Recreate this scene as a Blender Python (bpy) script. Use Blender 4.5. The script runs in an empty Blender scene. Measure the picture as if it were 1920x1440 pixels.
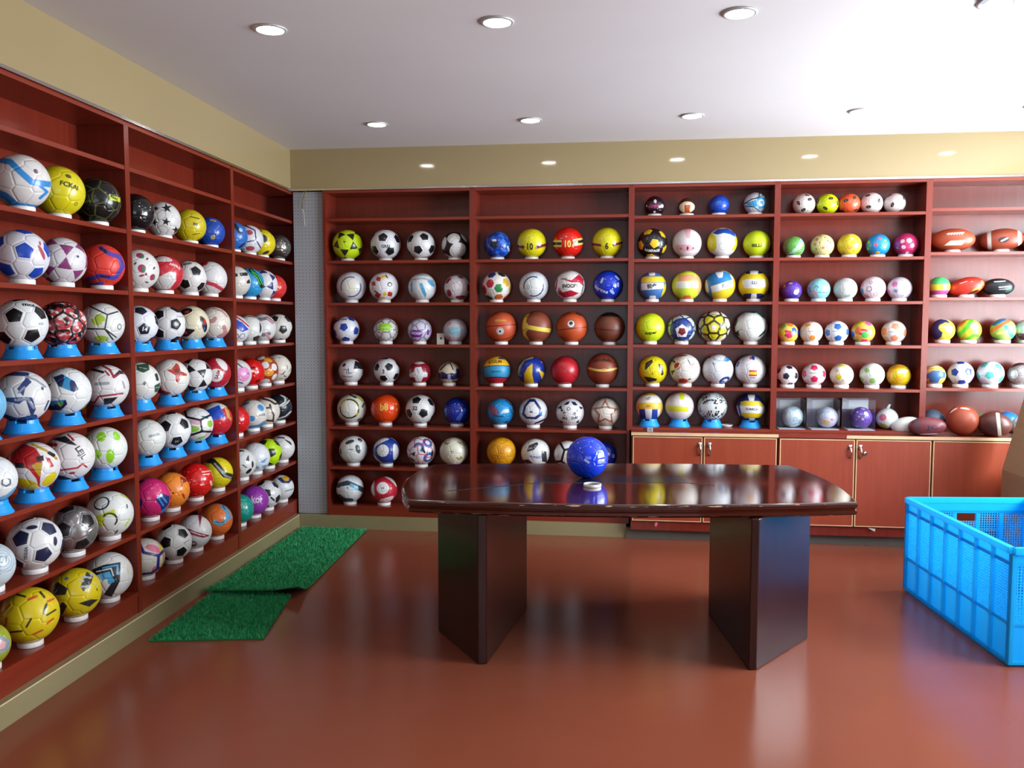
import bpy, bmesh, math
import numpy as np
from mathutils import Matrix, Vector

# ------------------------------------------------------------------ camera, world, light, exposure
SC = bpy.context.scene
COL = SC.collection
FPX = 1605.5                                   # focal length in pixels of the 1920x1440 frame
CAMP = np.array([2.4372, -6.2, 1.555]); YAW, PITCH = -0.12406, 0.07134
_f = np.array([math.sin(YAW)*math.cos(PITCH), math.cos(YAW)*math.cos(PITCH), -math.sin(PITCH)])
_r = np.array([math.cos(YAW), -math.sin(YAW), 0.0]); _d = np.cross(_f, _r)
cam_d = bpy.data.cameras.new('camera'); cam = bpy.data.objects.new('camera', cam_d); COL.objects.link(cam)
cam_d.sensor_width = 36; cam_d.lens = FPX*36/1920; cam_d.clip_start = .05
cam.matrix_world = Matrix(((_r[0], -_d[0], -_f[0], CAMP[0]), (_r[1], -_d[1], -_f[1], CAMP[1]), (_r[2], -_d[2], -_f[2], CAMP[2]), (0, 0, 0, 1)))
SC.camera = cam
W = bpy.data.worlds.new('world'); SC.world = W; W.use_nodes = True
W.node_tree.nodes['Background'].inputs[0].default_value = (.75, .87, 1, 1)
W.node_tree.nodes['Background'].inputs[1].default_value = 1.6
SC.view_settings.view_transform = 'Standard'; SC.view_settings.look = 'None'
SC.view_settings.gamma = 1; SC.view_settings.use_curve_mapping = False
SC.view_settings.exposure = 0.16
SC.cycles.max_bounces = 7; SC.cycles.diffuse_bounces = 4; SC.cycles.glossy_bounces = 3; SC.cycles.caustics_reflective = False; SC.cycles.caustics_refractive = False
def area(name, loc, rot, sx, sy, power, col=(1, 1, 1)):
    l = bpy.data.lights.new(name, 'AREA'); l.shape = 'RECTANGLE'; l.size = sx; l.size_y = sy; l.energy = power; l.color = col
    o = bpy.data.objects.new(name, l); COL.objects.link(o); o.location = loc; o.rotation_euler = rot
    return o
# daylight entering by the right-hand windows; a weak fill light is added behind the camera
area('daylight_right_window', (5.96, -1.95, 1.74), (0, math.radians(100), 0), 1.8, 3.4, 430, (.88, .95, 1))
area('fill_light_front', (3.3, -8.15, 1.6), (math.radians(90), 0, 0), 3.6, 1.9, 12, (.92, .96, 1))

# ------------------------------------------------------------------ helpers
def px_ray(px, py): return (px-960)/FPX*_r + (py-720)/FPX*_d + _f
def onY(px, py, Y): q = px_ray(px, py); return CAMP + q*(Y-CAMP[1])/q[1]
def onX(px, py, X): q = px_ray(px, py); return CAMP + q*(X-CAMP[0])/q[0]
KL = -.0228                                    # the left wall runs very slightly out of square
def onL(px, py, dep): q = px_ray(px, py); return CAMP + q*(KL*CAMP[1]-CAMP[0]-dep)/(q[0]-KL*q[1])
def onZ(px, py, Z): q = px_ray(px, py); return CAMP + q*(Z-CAMP[2])/q[2]
def lin(h):
    if not isinstance(h, str): return tuple(h)+(1,)
    c = [int(h[i:i+2], 16)/255 for i in (0, 2, 4)]
    return tuple(x/12.92 if x < .04045 else ((x+.055)/1.055)**2.4 for x in c)+(1,)
def newmat(name):
    m = bpy.data.materials.new(name); m.use_nodes = True
    nt = m.node_tree; return m, nt, nt.nodes['Principled BSDF']
_MC = {}
def mat(name, col, rough=.5, metal=0, spec=.5, coat=0, noise=None, bump=None, trans=0, emit=0, sub=0):
    """plain procedural material; noise=(scale xyz, second colour, amount), bump=(scale, strength)"""
    if name in _MC: return _MC[name]
    m, nt, p = newmat(name); N, L = nt.nodes, nt.links
    p.inputs['Base Color'].default_value = lin(col); p.inputs['Roughness'].default_value = rough
    p.inputs['Metallic'].default_value = metal; p.inputs['Specular IOR Level'].default_value = spec
    p.inputs['Coat Weight'].default_value = coat; p.inputs['Coat Roughness'].default_value = .08
    if trans: p.inputs['Transmission Weight'].default_value = trans
    if emit: p.inputs['Emission Color'].default_value = lin(col); p.inputs['Emission Strength'].default_value = emit
    if sub: p.inputs['Subsurface Weight'].default_value = sub; p.inputs['Subsurface Radius'].default_value = (.02, .02, .02)
    if noise or bump:
        tc = N.new('ShaderNodeTexCoord')
    if noise:
        sc, c2, amt = noise
        mp = N.new('ShaderNodeMapping'); mp.inputs['Scale'].default_value = sc; L.new(tc.outputs['Object'], mp.inputs[0])
        nz = N.new('ShaderNodeTexNoise'); nz.inputs['Scale'].default_value = 1; nz.inputs['Detail'].default_value = 5; L.new(mp.outputs[0], nz.inputs[0])
        mr = N.new('ShaderNodeMapRange'); mr.inputs[1].default_value = .35; mr.inputs[2].default_value = .65; mr.inputs[3].default_value = 0; mr.inputs[4].default_value = amt; L.new(nz.outputs[0], mr.inputs[0])
        mx = N.new('ShaderNodeMix'); mx.data_type = 'RGBA'; mx.inputs[6].default_value = lin(col); mx.inputs[7].default_value = lin(c2)
        L.new(mr.outputs[0], mx.inputs[0]); L.new(mx.outputs[2], p.inputs['Base Color'])
    if bump:
        nb = N.new('ShaderNodeTexNoise'); nb.inputs['Scale'].default_value = bump[0]; nb.inputs['Detail'].default_value = 3; L.new(tc.outputs['Object'], nb.inputs[0])
        bp = N.new('ShaderNodeBump'); bp.inputs['Strength'].default_value = bump[1]; bp.inputs['Distance'].default_value = .01; L.new(nb.outputs[0], bp.inputs['Height']); L.new(bp.outputs[0], p.inputs['Normal'])
    _MC[name] = m; return m
def thin_clear(name, tint='ffffff', gloss=.12, rough=.05):
    if name in _MC: return _MC[name]
    m, nt, p = newmat(name); N, L = nt.nodes, nt.links
    tr = N.new('ShaderNodeBsdfTransparent'); tr.inputs[0].default_value = lin(tint)
    gl = N.new('ShaderNodeBsdfGlossy'); gl.inputs['Roughness'].default_value = rough
    lw = N.new('ShaderNodeLayerWeight'); lw.inputs[0].default_value = .5
    pw = N.new('ShaderNodeMath'); pw.operation = 'POWER'; pw.inputs[1].default_value = 5; L.new(lw.outputs['Facing'], pw.inputs[0])
    fr = N.new('ShaderNodeMath'); fr.operation = 'MULTIPLY'; fr.inputs[1].default_value = .6; L.new(pw.outputs[0], fr.inputs[0])
    ad = N.new('ShaderNodeMath'); ad.operation = 'ADD'; ad.inputs[1].default_value = gloss; L.new(fr.outputs[0], ad.inputs[0])
    mx = N.new('ShaderNodeMixShader'); L.new(ad.outputs[0], mx.inputs[0]); L.new(tr.outputs[0], mx.inputs[1]); L.new(gl.outputs[0], mx.inputs[2])
    L.new(mx.outputs[0], N['Material Output'].inputs[0]); _MC[name] = m; return m

class MB:
    """collects shapes into one mesh"""
    def __init__(s): s.v = []; s.f = []
    def poly(s, vs, fs):
        n = len(s.v); s.v += [tuple(map(float, v)) for v in vs]; s.f += [tuple(i+n for i in f) for f in fs]; return s
    def box(s, x0, x1, y0, y1, z0, z1):
        return s.poly([(x0, y0, z0), (x1, y0, z0), (x1, y1, z0), (x0, y1, z0), (x0, y0, z1), (x1, y0, z1), (x1, y1, z1), (x0, y1, z1)],
                      [(0, 3, 2, 1), (4, 5, 6, 7), (0, 1, 5, 4), (1, 2, 6, 5), (2, 3, 7, 6), (3, 0, 4, 7)])
    def prism(s, pts, z0, z1):
        n = len(pts)
        return s.poly([(x, y, z0) for x, y in pts]+[(x, y, z1) for x, y in pts],
                      [tuple(range(n-1, -1, -1)), tuple(range(n, 2*n))]+[(i, (i+1) % n, n+(i+1) % n, n+i) for i in range(n)])
    def lathe(s, prof, n=32, c=(0, 0, 0), closed=False):
        k = len(prof); vs = []; fs = []
        for i in range(n):
            a = 2*math.pi*i/n
            vs += [(c[0]+r*math.cos(a), c[1]+r*math.sin(a), c[2]+z) for r, z in prof]
        for i in range(n):
            j = (i+1) % n
            for q in range(k if closed else k-1):
                q2 = (q+1) % k; fs.append((i*k+q, j*k+q, j*k+q2, i*k+q2))
        return s.poly(vs, fs)
    def tube(s, pts, r, n=8):
        pts = [Vector(p) for p in pts]; vs = []; fs = []
        for i, p in enumerate(pts):
            t = (pts[min(i+1, len(pts)-1)]-pts[max(i-1, 0)]).normalized()
            a = t.orthogonal().normalized() if i == 0 else (a-t*a.dot(t)).normalized()
            b = t.cross(a)
            for k in range(n):
                an = 2*math.pi*k/n; vs.append(p+(a*math.cos(an)+b*math.sin(an))*r)
        for i in range(len(pts)-1):
            for k in range(n): fs.append((i*n+k, i*n+(k+1) % n, (i+1)*n+(k+1) % n, (i+1)*n+k))
        fs += [tuple(range(n-1, -1, -1)), tuple((len(pts)-1)*n+k for k in range(n))]
        return s.poly(vs, fs)
    def mesh(s, name, m, smooth=False):
        me = bpy.data.meshes.new(name); me.from_pydata(s.v, [], s.f); me.materials.append(m)
        if smooth: me.polygons.foreach_set('use_smooth', [True]*len(me.polygons))
        me.update(); return me
    def build(s, name, m, parent=None, smooth=False, loc=None):
        return obj(name, s.mesh(name, m, smooth), parent, loc)
def obj(name, data, parent=None, loc=None):
    o = bpy.data.objects.new(name, data); COL.objects.link(o)
    if parent: o.parent = parent
    if loc is not None: o.location = tuple(float(x) for x in loc)
    return o
LABELS = {}
def tag(o, label, cat, group=None):
    assert 4 <= len(label.split()) <= 16, (len(label.split()), label)
    assert label not in LABELS or group, label
    LABELS[label] = 1; o['label'] = label; o['category'] = cat
    if group: o['group'] = group
    return o
def empty(name, loc, rz=0):
    o = obj(name, None, None, loc); o.rotation_euler = (0, 0, rz); o.empty_display_size = .1; return o
def struct(o, label=None):
    o['kind'] = 'structure'
    if label: o['label'] = label
    return o
def smooth_bevel(o, w=.004, seg=2):
    b = o.modifiers.new('bevel', 'BEVEL'); b.width = w; b.segments = seg; b.limit_method = 'ANGLE'; return o

# ------------------------------------------------------------------ materials of the room
M_red = mat('red_laminate', '78291a', .26, noise=((40, 40, 2.5), '682114', .6), spec=.5)
M_redh = mat('red_laminate_horizontal', '802e1c', .28, noise=((2.5, 40, 40), '6e2416', .5), spec=.5)
M_door = mat('red_door_laminate', '934028', .35, noise=((40, 40, 2.5), '873620', .6), spec=.4)
M_pale = mat('pale_edge_band', 'd9b48a', .5, noise=((8, 8, 8), 'c09468', .5))
M_khaki = mat('khaki_gloss_paint', '9f8d68', .07, spec=.5, noise=((.7, .7, .7), '968460', .5))
M_wall = mat('khaki_wall_paint', 'b9ab8a', .6, noise=((.7, .7, .7), 'b0a280', .5))
M_plinth = mat('olive_plinth_paint', '938a66', .3, noise=((2, 2, 2), '857c5a', .5))
M_ceil = mat('ceiling_paint', 'd6d2d4', .85, noise=((1, 1, 1), 'cecacc', .5))
M_floor = mat('terracotta_floor', '864733', .22, spec=.36, noise=((1.3, 1.3, 1.3), '7e412d', .6))
M_peg = mat('grey_pegboard_metal', 'a9adb3', .45, spec=.4)
M_dark = mat('dark_gap', '17110f', .8)
M_chrome = mat('polished_metal', 'd5d2ce', .18, metal=1)
M_mahog = mat('mahogany_lacquer', '4a1c13', .12, spec=.5, coat=1, noise=((3, 30, 3), '3a140e', .7))
M_mahog2 = mat('mahogany_leg_lacquer', '2c100c', .30, spec=.5, coat=.15, noise=((30, 30, 2), '240c09', .7))
M_white = mat('white_plastic', 'e9e6e4', .4, spec=.4)
M_blue = mat('blue_plastic', '1e9cf0', .3, spec=.5)
M_crate = mat('cyan_crate_plastic', '14b8f6', .38, spec=.4)
_n = M_crate.node_tree; _t = _n.nodes.new('ShaderNodeBsdfTranslucent'); _t.inputs[0].default_value = lin('6ae4ff'); _x = _n.nodes.new('ShaderNodeMixShader'); _x.inputs[0].default_value = .42
_n.links.new(_n.nodes['Principled BSDF'].outputs[0], _x.inputs[1]); _n.links.new(_t.outputs[0], _x.inputs[2]); _n.links.new(_x.outputs[0], _n.nodes['Material Output'].inputs[0])
M_card = mat('corrugated_cardboard', 'a88c68', .8, noise=((2, 2, 30), '9c8060', .5))
M_lamp = mat('lamp_glow', 'ffffff', .5, emit=40)

# ------------------------------------------------------------------ room shell
CEIL, XR, YF, DP = 2.832, 5.7, -7.9, .25
struct(MB().box(-.3, XR+.1, YF-.1, .35, -.1, 0).build('floor', M_floor), 'glossy terracotta red floor')
struct(MB().box(-.3, XR+.1, YF-.1, .35, CEIL, CEIL+.1).build('ceiling', M_ceil), 'white ceiling with round downlights')
def lx(Y, d): return (KL*Y+d, Y)
def lprism(d0, d1, y0, y1, z0, z1): return MB().prism([lx(y0, d0), lx(y0, d1), lx(y1, d1), lx(y1, d0)], z0, z1)
struct(lprism(-.42, -DP-.02, YF, .3, 0, CEIL).build('wall_left', M_wall))
struct(MB().box(-.3, XR, DP+.02, DP+.14, 0, CEIL).build('wall_back', M_wall))
WY0, WY1, WZ0, WZ1 = -3.65, -.25, .85, 2.64
struct(MB().box(XR, XR+.12, YF, WY0, 0, CEIL).box(XR, XR+.12, WY1, .3, 0, CEIL).box(XR, XR+.12, WY0, WY1, 0, WZ0).box(XR, XR+.12, WY0, WY1, WZ1, CEIL).build('wall_right', M_wall))
struct(MB().box(-.3, 1.4, YF-.12, YF, 0, CEIL).box(5.2, XR, YF-.12, YF, 0, CEIL).box(1.4, 5.2, YF-.12, YF, 0, .6).box(1.4, 5.2, YF-.12, YF, 2.6, CEIL).build('wall_front', M_wall))
M_wfr = mat('window_frame_aluminium', 'dadde0', .35, metal=.3)
M_glass = thin_clear('window_glass', 'ffffff', .02)
def window(n, lo, hi, axis, at, z0, z1, k):
    w = struct(empty('window_%d' % n, (0, 0, 0)))
    def bx(a0, a1, b0, b1, t0, t1):
        return MB().box(at+t0, at+t1, a0, a1, b0, b1) if axis == 'x' else MB().box(a0, a1, at+t0, at+t1, b0, b1)
    for i in range(k+1):
        c = lo+(hi-lo)*i/k
        bx(max(lo, c-.035), min(hi, c+.035), z0, z1, .02, .07).build('mullion', M_wfr, w)
    for z in (z0, z1-.06, z0+(z1-z0)*.68): bx(lo, hi, z, z+.06, .025, .065).build('transom', M_wfr, w)
    for i in range(k):
        a, b = lo+(hi-lo)*i/k+.035, lo+(hi-lo)*(i+1)/k-.035
        bx(a, b, z0+.06, z1-.06, .043, .047).build('pane', M_glass, w)
window(1, WY0, WY1, 'x', XR, WZ0, WZ1, 4)
window(2, 1.4, 5.2, 'y', YF-.1, .6, 2.6, 4)
# glossy khaki beam over the shelves, and its metal edge strip
BZ = 2.535
b1 = struct(lprism(-.30, .008, YF, .3, BZ, CEIL).build('trim_1', M_khaki), 'glossy khaki beam along the left wall')
b2 = struct(MB().box(.008, XR, -.008, .3, BZ, CEIL).build('trim_2', M_khaki), 'glossy khaki beam along the back wall')
lprism(.008, .013, YF, -.013, BZ-.004, BZ+.010).build('edge_strip', M_chrome, b1)
MB().box(.013, XR, -.013, -.008, BZ-.004, BZ+.010).build('edge_strip', M_chrome, b2)
PZ = .098
bl = struct(lprism(-DP, .035, -3.9, .02, 0, PZ).build('baseboard_left', M_plinth), 'olive painted plinth along the left shelves')
lprism(.032, .0375, -3.9, -.02, PZ-.002, PZ+.0015).build('edge_strip', mat('edge_highlight', 'e6d9b0', .3), bl)  # pale strip that paints in the highlight along the plinth's top edge
struct(MB().box(.035, 2.50, -.02, .25, 0, PZ).build('baseboard_back', M_plinth), 'olive painted plinth along the back shelves')
struct(MB().box(2.50, XR, -.035, .25, 0, .075).build('baseboard_cabinets', mat('grey_plinth', '5a574e', .35)), 'grey plinth under the cabinets')

# ------------------------------------------------------------------ shelves
TH = .02
def shelf_unit(label, org, rz, w, zs, z0, ztop, skirt):
    u = empty('display_shelf', (org[0], org[1], z0), rz); tag(u, label, 'shelf unit')
    H = ztop-z0
    MB().box(0, TH, 0, DP, 0, H).build('side_panel', M_red, u); MB().box(w-TH, w, 0, DP, 0, H).build('side_panel', M_red, u)
    MB().box(TH, w-TH, DP-.008, DP, 0, H).build('back_panel', M_red, u)
    MB().box(TH, w-TH, 0, DP-.008, H-TH, H).build('top_board', M_redh, u)
    for z in zs: MB().box(TH, w-TH, .002, DP-.008, z-z0-TH/2, z-z0+TH/2).build('shelf', M_redh, u)
    if skirt: MB().box(TH, w-TH, .004, .02, 0, zs[-1]-z0-TH/2).build('skirting_board', M_redh, u)
    return u
ZB = [2.315, 2.005, 1.694, 1.384, 1.074, .766, .460, .160]     # back bays 1-2
ZC = [2.302, 1.998, 1.693, 1.389, 1.084, .793]                 # back bays 3-4
ZE = [2.322, 2.026, 1.718, 1.404, 1.096, .793]                 # back bay 5
ZL = [2.306, 1.999, 1.701, 1.397, 1.094, .798, .493, .195]     # left bays
YB = [-3.43, -2.226, -1.018, .19]
for i, nm in enumerate(('near left bay, cut by the picture edge', 'middle left bay', 'far left bay in the corner')):
    shelf_unit('red open ball shelf, '+nm, lx(YB[i], 0), math.pi/2-KL, YB[i+1]-YB[i], ZL, PZ, BZ-.004, True)
XB = [.250, 1.373, 2.519, 3.523, 4.524, 5.53]
for i, nm in enumerate(('first back bay beside the pegboard', 'second back bay, behind the blue ball', 'third back bay above the cabinets', 'fourth back bay with small balls', 'fifth back bay with rugby balls')):
    zs = (ZB, ZB, ZC, ZC, ZE)[i]
    shelf_unit('red open ball shelf, '+nm, (XB[i], 0), 0, XB[i+1]-XB[i], zs, PZ if i < 2 else .7825, BZ-.004, i < 2)
# base cabinets under bays 3-5
CT, CY = .782, -.105
def cabinet(label, x0, x1, doors, handles):
    c = empty('base_cabinet', (x0, 0, .075)); tag(c, label, 'cabinet')
    w = x1-x0
    MB().box(0, w, CY+.022, DP, 0, CT-.022-.075).build('body', M_red, c)
    for (a, b), hx in zip(doors, handles):
        a -= x0; b -= x0; zb, zt = .072, CT-.075-.030
        d = MB().box(a+.006, b-.006, CY, CY+.018, zb+.006, zt-.006).build('door', M_door, c)
        MB().box(a, b, CY-.001, CY+.017, zb, zb+.006).box(a, b, CY-.001, CY+.017, zt-.006, zt).box(a, a+.006, CY-.001, CY+.017, zb+.006, zt-.006).box(b-.006, b, CY-.001, CY+.017, zb+.006, zt-.006).build('edge_band', M_pale, d)
        if hx is not None:
            hx -= x0; z = zt-.085
            m = MB().tube([(hx, CY, z+.035), (hx, CY-.018, z+.03), (hx+.004, CY-.022, z), (hx+.006, CY-.016, z-.035), (hx+.006, CY, z-.04)], .007, 8)
            m.box(hx-.012, hx+.012, CY-.004, CY, z+.018, z+.05).build('handle', M_chrome, d, True)
    return c
def cx_at(px, py=900): return float(onY(px, py, CY)[0])
D3 = [(cx_at(1186), cx_at(1316)), (cx_at(1319), cx_at(1455))]
D4 = [(cx_at(1461), cx_at(1601)), (cx_at(1604), cx_at(1744))]
D5 = [(cx_at(1748), cx_at(1748)+.50), (cx_at(1748)+.51, cx_at(1748)+1.0)]
cabinet('red two-door cabinet under third back bay, nearest the table', D3[0][0]-.01, D3[1][1]+.008, D3, [cx_at(1311), cx_at(1329)])
cb4 = cabinet('red two-door cabinet under fourth back bay, key in the lock', D4[0][0]-.008, D4[1][1]+.006, D4, [cx_at(1592), cx_at(1611)])
cabinet('red cabinet under fifth back bay, behind crate and carton', D5[0][0]-.006, XR-.02, D5, [None, None])
k = MB(); kx, kz = cx_at(1617), .66
k.lathe([(.004, -.012), (.014, -.012), (.014, -.009), (.004, -.009)], 16); ky = k.build('key', M_chrome, cb4, True, (kx-(D4[0][0]-.008)+.014, CY-.022, kz-.075)); ky.rotation_euler = (math.pi/2, 0, .3)
wt = empty('worktop', (D3[0][0]-.012, 0, CT-.022)); tag(wt, 'long red worktop with pale front edge above the cabinets', 'worktop')
x0 = D3[0][0]-.012
MB().box(0, XR-.02-x0, CY-.004, -.001, 0, .022).build('board', M_redh, wt)
MB().box(0, D3[1][1]+.01-x0, CY-.007, CY-.004, 0, .0215).build('edge_band', M_pale, wt)
MB().box(cx_at(1585)-x0, XR-.02-x0, CY-.007, CY-.004, 0, .0215).build('edge_band', M_pale, wt)

# ------------------------------------------------------------------ perforated board in the corner
def holed(nx, nz, cw, ch, r, seg=8):
    """flat plate in x,z made of nx*nz cells, each with a round (or square) hole"""
    m = MB()
    for i in range(nx):
        for j in range(nz):
            cx, cz = (i+.5)*cw, (j+.5)*ch; out = []; inn = []
            for q in range(seg):
                a = 2*math.pi*(q+.5)/seg if seg == 4 else 2*math.pi*q/seg
                c, s = math.cos(a), math.sin(a); t = 1/max(abs(c)/(cw/2), abs(s)/(ch/2))
                out.append((cx+c*t, 0, cz+s*t)); inn.append((cx+c*r[0], 0, cz+s*r[1]))
            if seg == 8: pass
            m.poly(out+inn, [(q, (q+1) % seg, seg+(q+1) % seg, seg+q) for q in range(seg)])
    return m
pg = empty('pegboard', (.012, .03, PZ+.004)); tag(pg, 'narrow grey perforated metal board in the corner between shelves', 'pegboard')
holed(9, 95, .0262, .02553, (.0032, .0032)).build('perforated_sheet', M_peg, pg)
MB().box(0, .236, .02, .024, 0, 2.425).build('backing', mat('peg_backing', '3c3c40', .8), pg)
m = MB(); p0 = onY(575, 356, .015)
m.tube([onY(574, 353, .02), onY(570, 366, .012), onY(566, 376, .010), onY(567, 392, .012)], .0025)
m.tube([onY(575, 353, .02), onY(571, 366, .008), onY(570, 376, .006), onY(567, 392, .010)], .0025)
cb = m.build('dangling_cable', mat('yellow_cable', '8d7a35', .5)); tag(cb, 'short yellow cable dangling from beam over the pegboard', 'cable')
MB().tube([onY(567, 392, .011), onY(570, 400, .010), onY(571, 412, .012), onY(572, 424, .012)], .0022).build('bare_end', mat('bare_wire', 'cfcac4', .4), cb)

# ------------------------------------------------------------------ downlights
def downlight(x, y, label):
    o = empty('downlight', (x, y, CEIL)); tag(o, label, 'ceiling light')
    MB().lathe([(.058, -.001), (.072, -.001), (.072, -.006), (.060, -.009), (.058, -.006)], 32, closed=True).build('trim_ring', mat('lamp_ring', 'c9c9c9', .4, metal=.4), o, True)
    MB().lathe([(.0001, -.004), (.03, -.004), (.058, -.003)], 32).build('diffuser', M_lamp, o, True)
DL = [(.88, -.735, 'left end of the rear row'), (1.872, -.725, 'second from left, rear row'), (2.875, -.715, 'third from left, rear row'), (3.874, -.712, 'fourth from left, rear row'), (4.87, -.71, 'rear row beside the window'),
      (.919, -2.53, 'left end of the front row in view'), (1.913, -2.5, 'middle of the front row in view'), (2.92, -2.48, 'right end of the front row in view'), (3.92, -2.47, 'row over the crate'), (4.9, -2.46, 'row beside the window')]
for x, y, t in DL: downlight(x, y, 'round recessed ceiling downlight, '+t)
for i, x in enumerate((.92, 2.92, 4.9)):
    downlight(x, -4.35, 'round recessed ceiling downlight over the doorway side, '+('left', 'middle', 'right')[i])
lt = MB().box(-.012, .012, -.06, .04, -.012, 0).build('ceiling_bracket', mat('grey_bracket', '9a9aa2', .5)); lt.location = tuple(onZ(1848, -4, CEIL)); tag(lt, 'small grey bracket on ceiling at top right picture edge', 'bracket')

# ------------------------------------------------------------------ table
TZ = .75; TA = math.radians(5.6); TC = np.array([2.437, -1.845])
tb = empty('conference_table', (TC[0], TC[1], 0), TA); tag(tb, 'dark mahogany boat-shaped conference table on two pedestals', 'table')
def t_local(p): x, y = p[0]-TC[0], p[1]-TC[1]; c, s = math.cos(TA), math.sin(TA); return (x*c+y*s, -x*s+y*c)
def outline(n, inset=0):
    pts = []
    for (xa, ya), (xb, yb), bow in (((-1.0, -.49), (1.03, -.49), .085), ((1.03, -.49), (1.02, .52), .06), ((1.02, .52), (-1.0, .50), .05), ((-1.0, .50), (-1.0, -.49), .09)):
        dx, dy = xb-xa, yb-ya; l = math.hypot(dx, dy); nx, ny = dy/l, -dx/l
        for i in range(n):
            t = i/n; q = 4*t*(1-t)*bow; pts.append((xa+dx*t+nx*q, ya+dy*t+ny*q))
    if inset:
        c = np.array(pts); e = np.roll(c, -1, 0)-np.roll(c, 1, 0); nn = np.stack([-e[:, 1], e[:, 0]], 1); nn /= np.linalg.norm(nn, axis=1)[:, None]
        pts = [tuple(q) for q in c+nn*inset]
    return pts
m = MB(); prof = [(.09, -.060), (.012, -.060), (.002, -.052), (.002, -.040), (.010, -.034), (.010, -.030), (0, -.024), (0, -.010), (.004, -.003), (.012, 0)]
rings = [[(x, y, TZ+z) for x, y in outline(14, i)] for i, z in prof]; n = len(rings[0])
m.poly([v for r in rings for v in r], [(a*n+i, a*n+(i+1) % n, (a+1)*n+(i+1) % n, (a+1)*n+i) for a in range(len(prof)-1) for i in range(n)]+[tuple(range(n-1, -1, -1)), tuple((len(prof)-1)*n+i for i in range(n))])
top = m.build('table_top', M_mahog, tb)
def worn():
    mm, nt, p = newmat('worn_mahogany_edge'); N, L = nt.nodes, nt.links; p.inputs['Roughness'].default_value = .25
    tc = N.new('ShaderNodeTexCoord'); mp = N.new('ShaderNodeMapping'); mp.inputs['Scale'].default_value = (14, 40, 160); L.new(tc.outputs['Object'], mp.inputs[0])
    nz = N.new('ShaderNodeTexNoise'); nz.inputs['Scale'].default_value = 1; nz.inputs['Detail'].default_value = 4; L.new(mp.outputs[0], nz.inputs[0])
    mr = N.new('ShaderNodeMapRange'); mr.inputs[1].default_value = .60; mr.inputs[2].default_value = .64; L.new(nz.outputs[0], mr.inputs[0])
    mx = N.new('ShaderNodeMix'); mx.data_type = 'RGBA'; mx.inputs[6].default_value = lin('30110c'); mx.inputs[7].default_value = lin('c8a890'); L.new(mr.outputs[0], mx.inputs[0]); L.new(mx.outputs[2], p.inputs['Base Color']); return mm
top.data.materials.append(worn())
for f in top.data.polygons:
    if f.index < 9*n and f.index//n in (1, 7): f.material_index = 1
def quad_in(pxs, z, h, name, material, parent):
    pts = [t_local(onZ(x, y, z)) for x, y in pxs]; return MB().prism(pts, z, z+h).build(name, material, parent)
quad_in([(1012, 905), (1293, 906), (1272, 892), (1018, 891)], TZ, .0012, 'centre_inlay', mat('dark_inlay', '20242e', .12), top)
quad_in([(1293, 906.5), (1340, 911), (1340, 910.2), (1293, 905.5)], TZ, .0006, 'inlay_groove', M_dark, top)
quad_in([(840, 921), (1012, 905.8), (1012, 905), (840, 920)], TZ, .0006, 'inlay_groove', M_dark, top)
ap = [t_local(q) for q in ((1.72, -2.22), (3.17, -2.10), (3.12, -1.50), (1.70, -1.62))]
MB().prism(ap, TZ-.085, TZ-.0605).build('under_frame', M_mahog2, tb)
for pts in (((1.544, -2.046), (1.812, -2.444), (1.852, -2.436), (1.951, -1.644), (1.78, -1.40), (1.56, -1.62)), ((3.375, -1.921), (3.33, -1.50), (3.10, -1.30), (2.926, -1.608), (3.028, -2.358), (3.062, -2.354))):
    smooth_bevel(MB().prism([t_local(q) for q in pts], 0, TZ-.0605).build('pedestal', M_mahog2, tb), .005)

# ------------------------------------------------------------------ blue crate
CW, CLN, CH = .66, 1.10, .55
cr = empty('plastic_crate', (4.105, -1.073, 0), math.atan2(.1, 1.092)); tag(cr, 'big bright blue slatted plastic crate standing on the floor', 'crate')
# local: x across (0..CW), y from 0 to -CLN towards the viewer
def crate_wall(parent, length, panels, handle):
    w = MB().box(-.002, length+.002, -.022, .006, .520, .550).build('rim_and_wall', M_crate, parent)
    pitch = length/panels
    for i in range(panels):
        x0, x1 = i*pitch+.010, (i+1)*pitch-.010
        for z0, z1 in ((.195, .465),):
            if handle and i == panels//2 and z1 > .4: z1 = .415
            nx = max(3, int((x1-x0)/.0135)); nz = int((z1-z0)/.0135)
            h = holed(nx, nz, (x1-x0)/nx, (z1-z0)/nz, (.0070, .0070), 4)
            a = MB(); n0 = len(h.v)
            a.poly([(x+x0, 0, z+z0) for x, y, z in h.v], h.f); a.poly([(x+x0, .004, z+z0) for x, y, z in h.v], [tuple(reversed(f)) for f in h.f])
            for c in range(0, n0, 8):          # hole linings
                a.poly([(h.v[c+4+q][0]+x0, y, h.v[c+4+q][2]+z0) for y in (0, .004) for q in range(4)], [(q, (q+1) % 4, 4+(q+1) % 4, 4+q) for q in range(4)])
            o = a.build('lattice_panel', M_crate, w); o['kind'] = 'stuff'
        MB().box(x0, x1, 0, .004, .02, .195).build('solid_panel', M_crate, w)
        MB().box(x0, x1, 0, .004, .465, .521).build('solid_panel', M_crate, w)
    for i in range(panels+1):
        x = i*pitch; MB().box(x-.010, x+.010, -.014, .004, .012, .520).build('rib', M_crate, w)
    for z, d in ((.012, .012), (.188, .004), (.462, .005)): MB().box(0, length, -d, .004, z, z+.015).build('rail', M_crate, w)
    if handle:
        c = length/2; hw = .07
        MB().box(c-pitch/2, c-hw, -.002, .004, .415, .4655).box(c+hw, c+pitch/2, -.002, .004, .415, .4655).build('handle_surround', M_crate, w)
    return w
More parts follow.
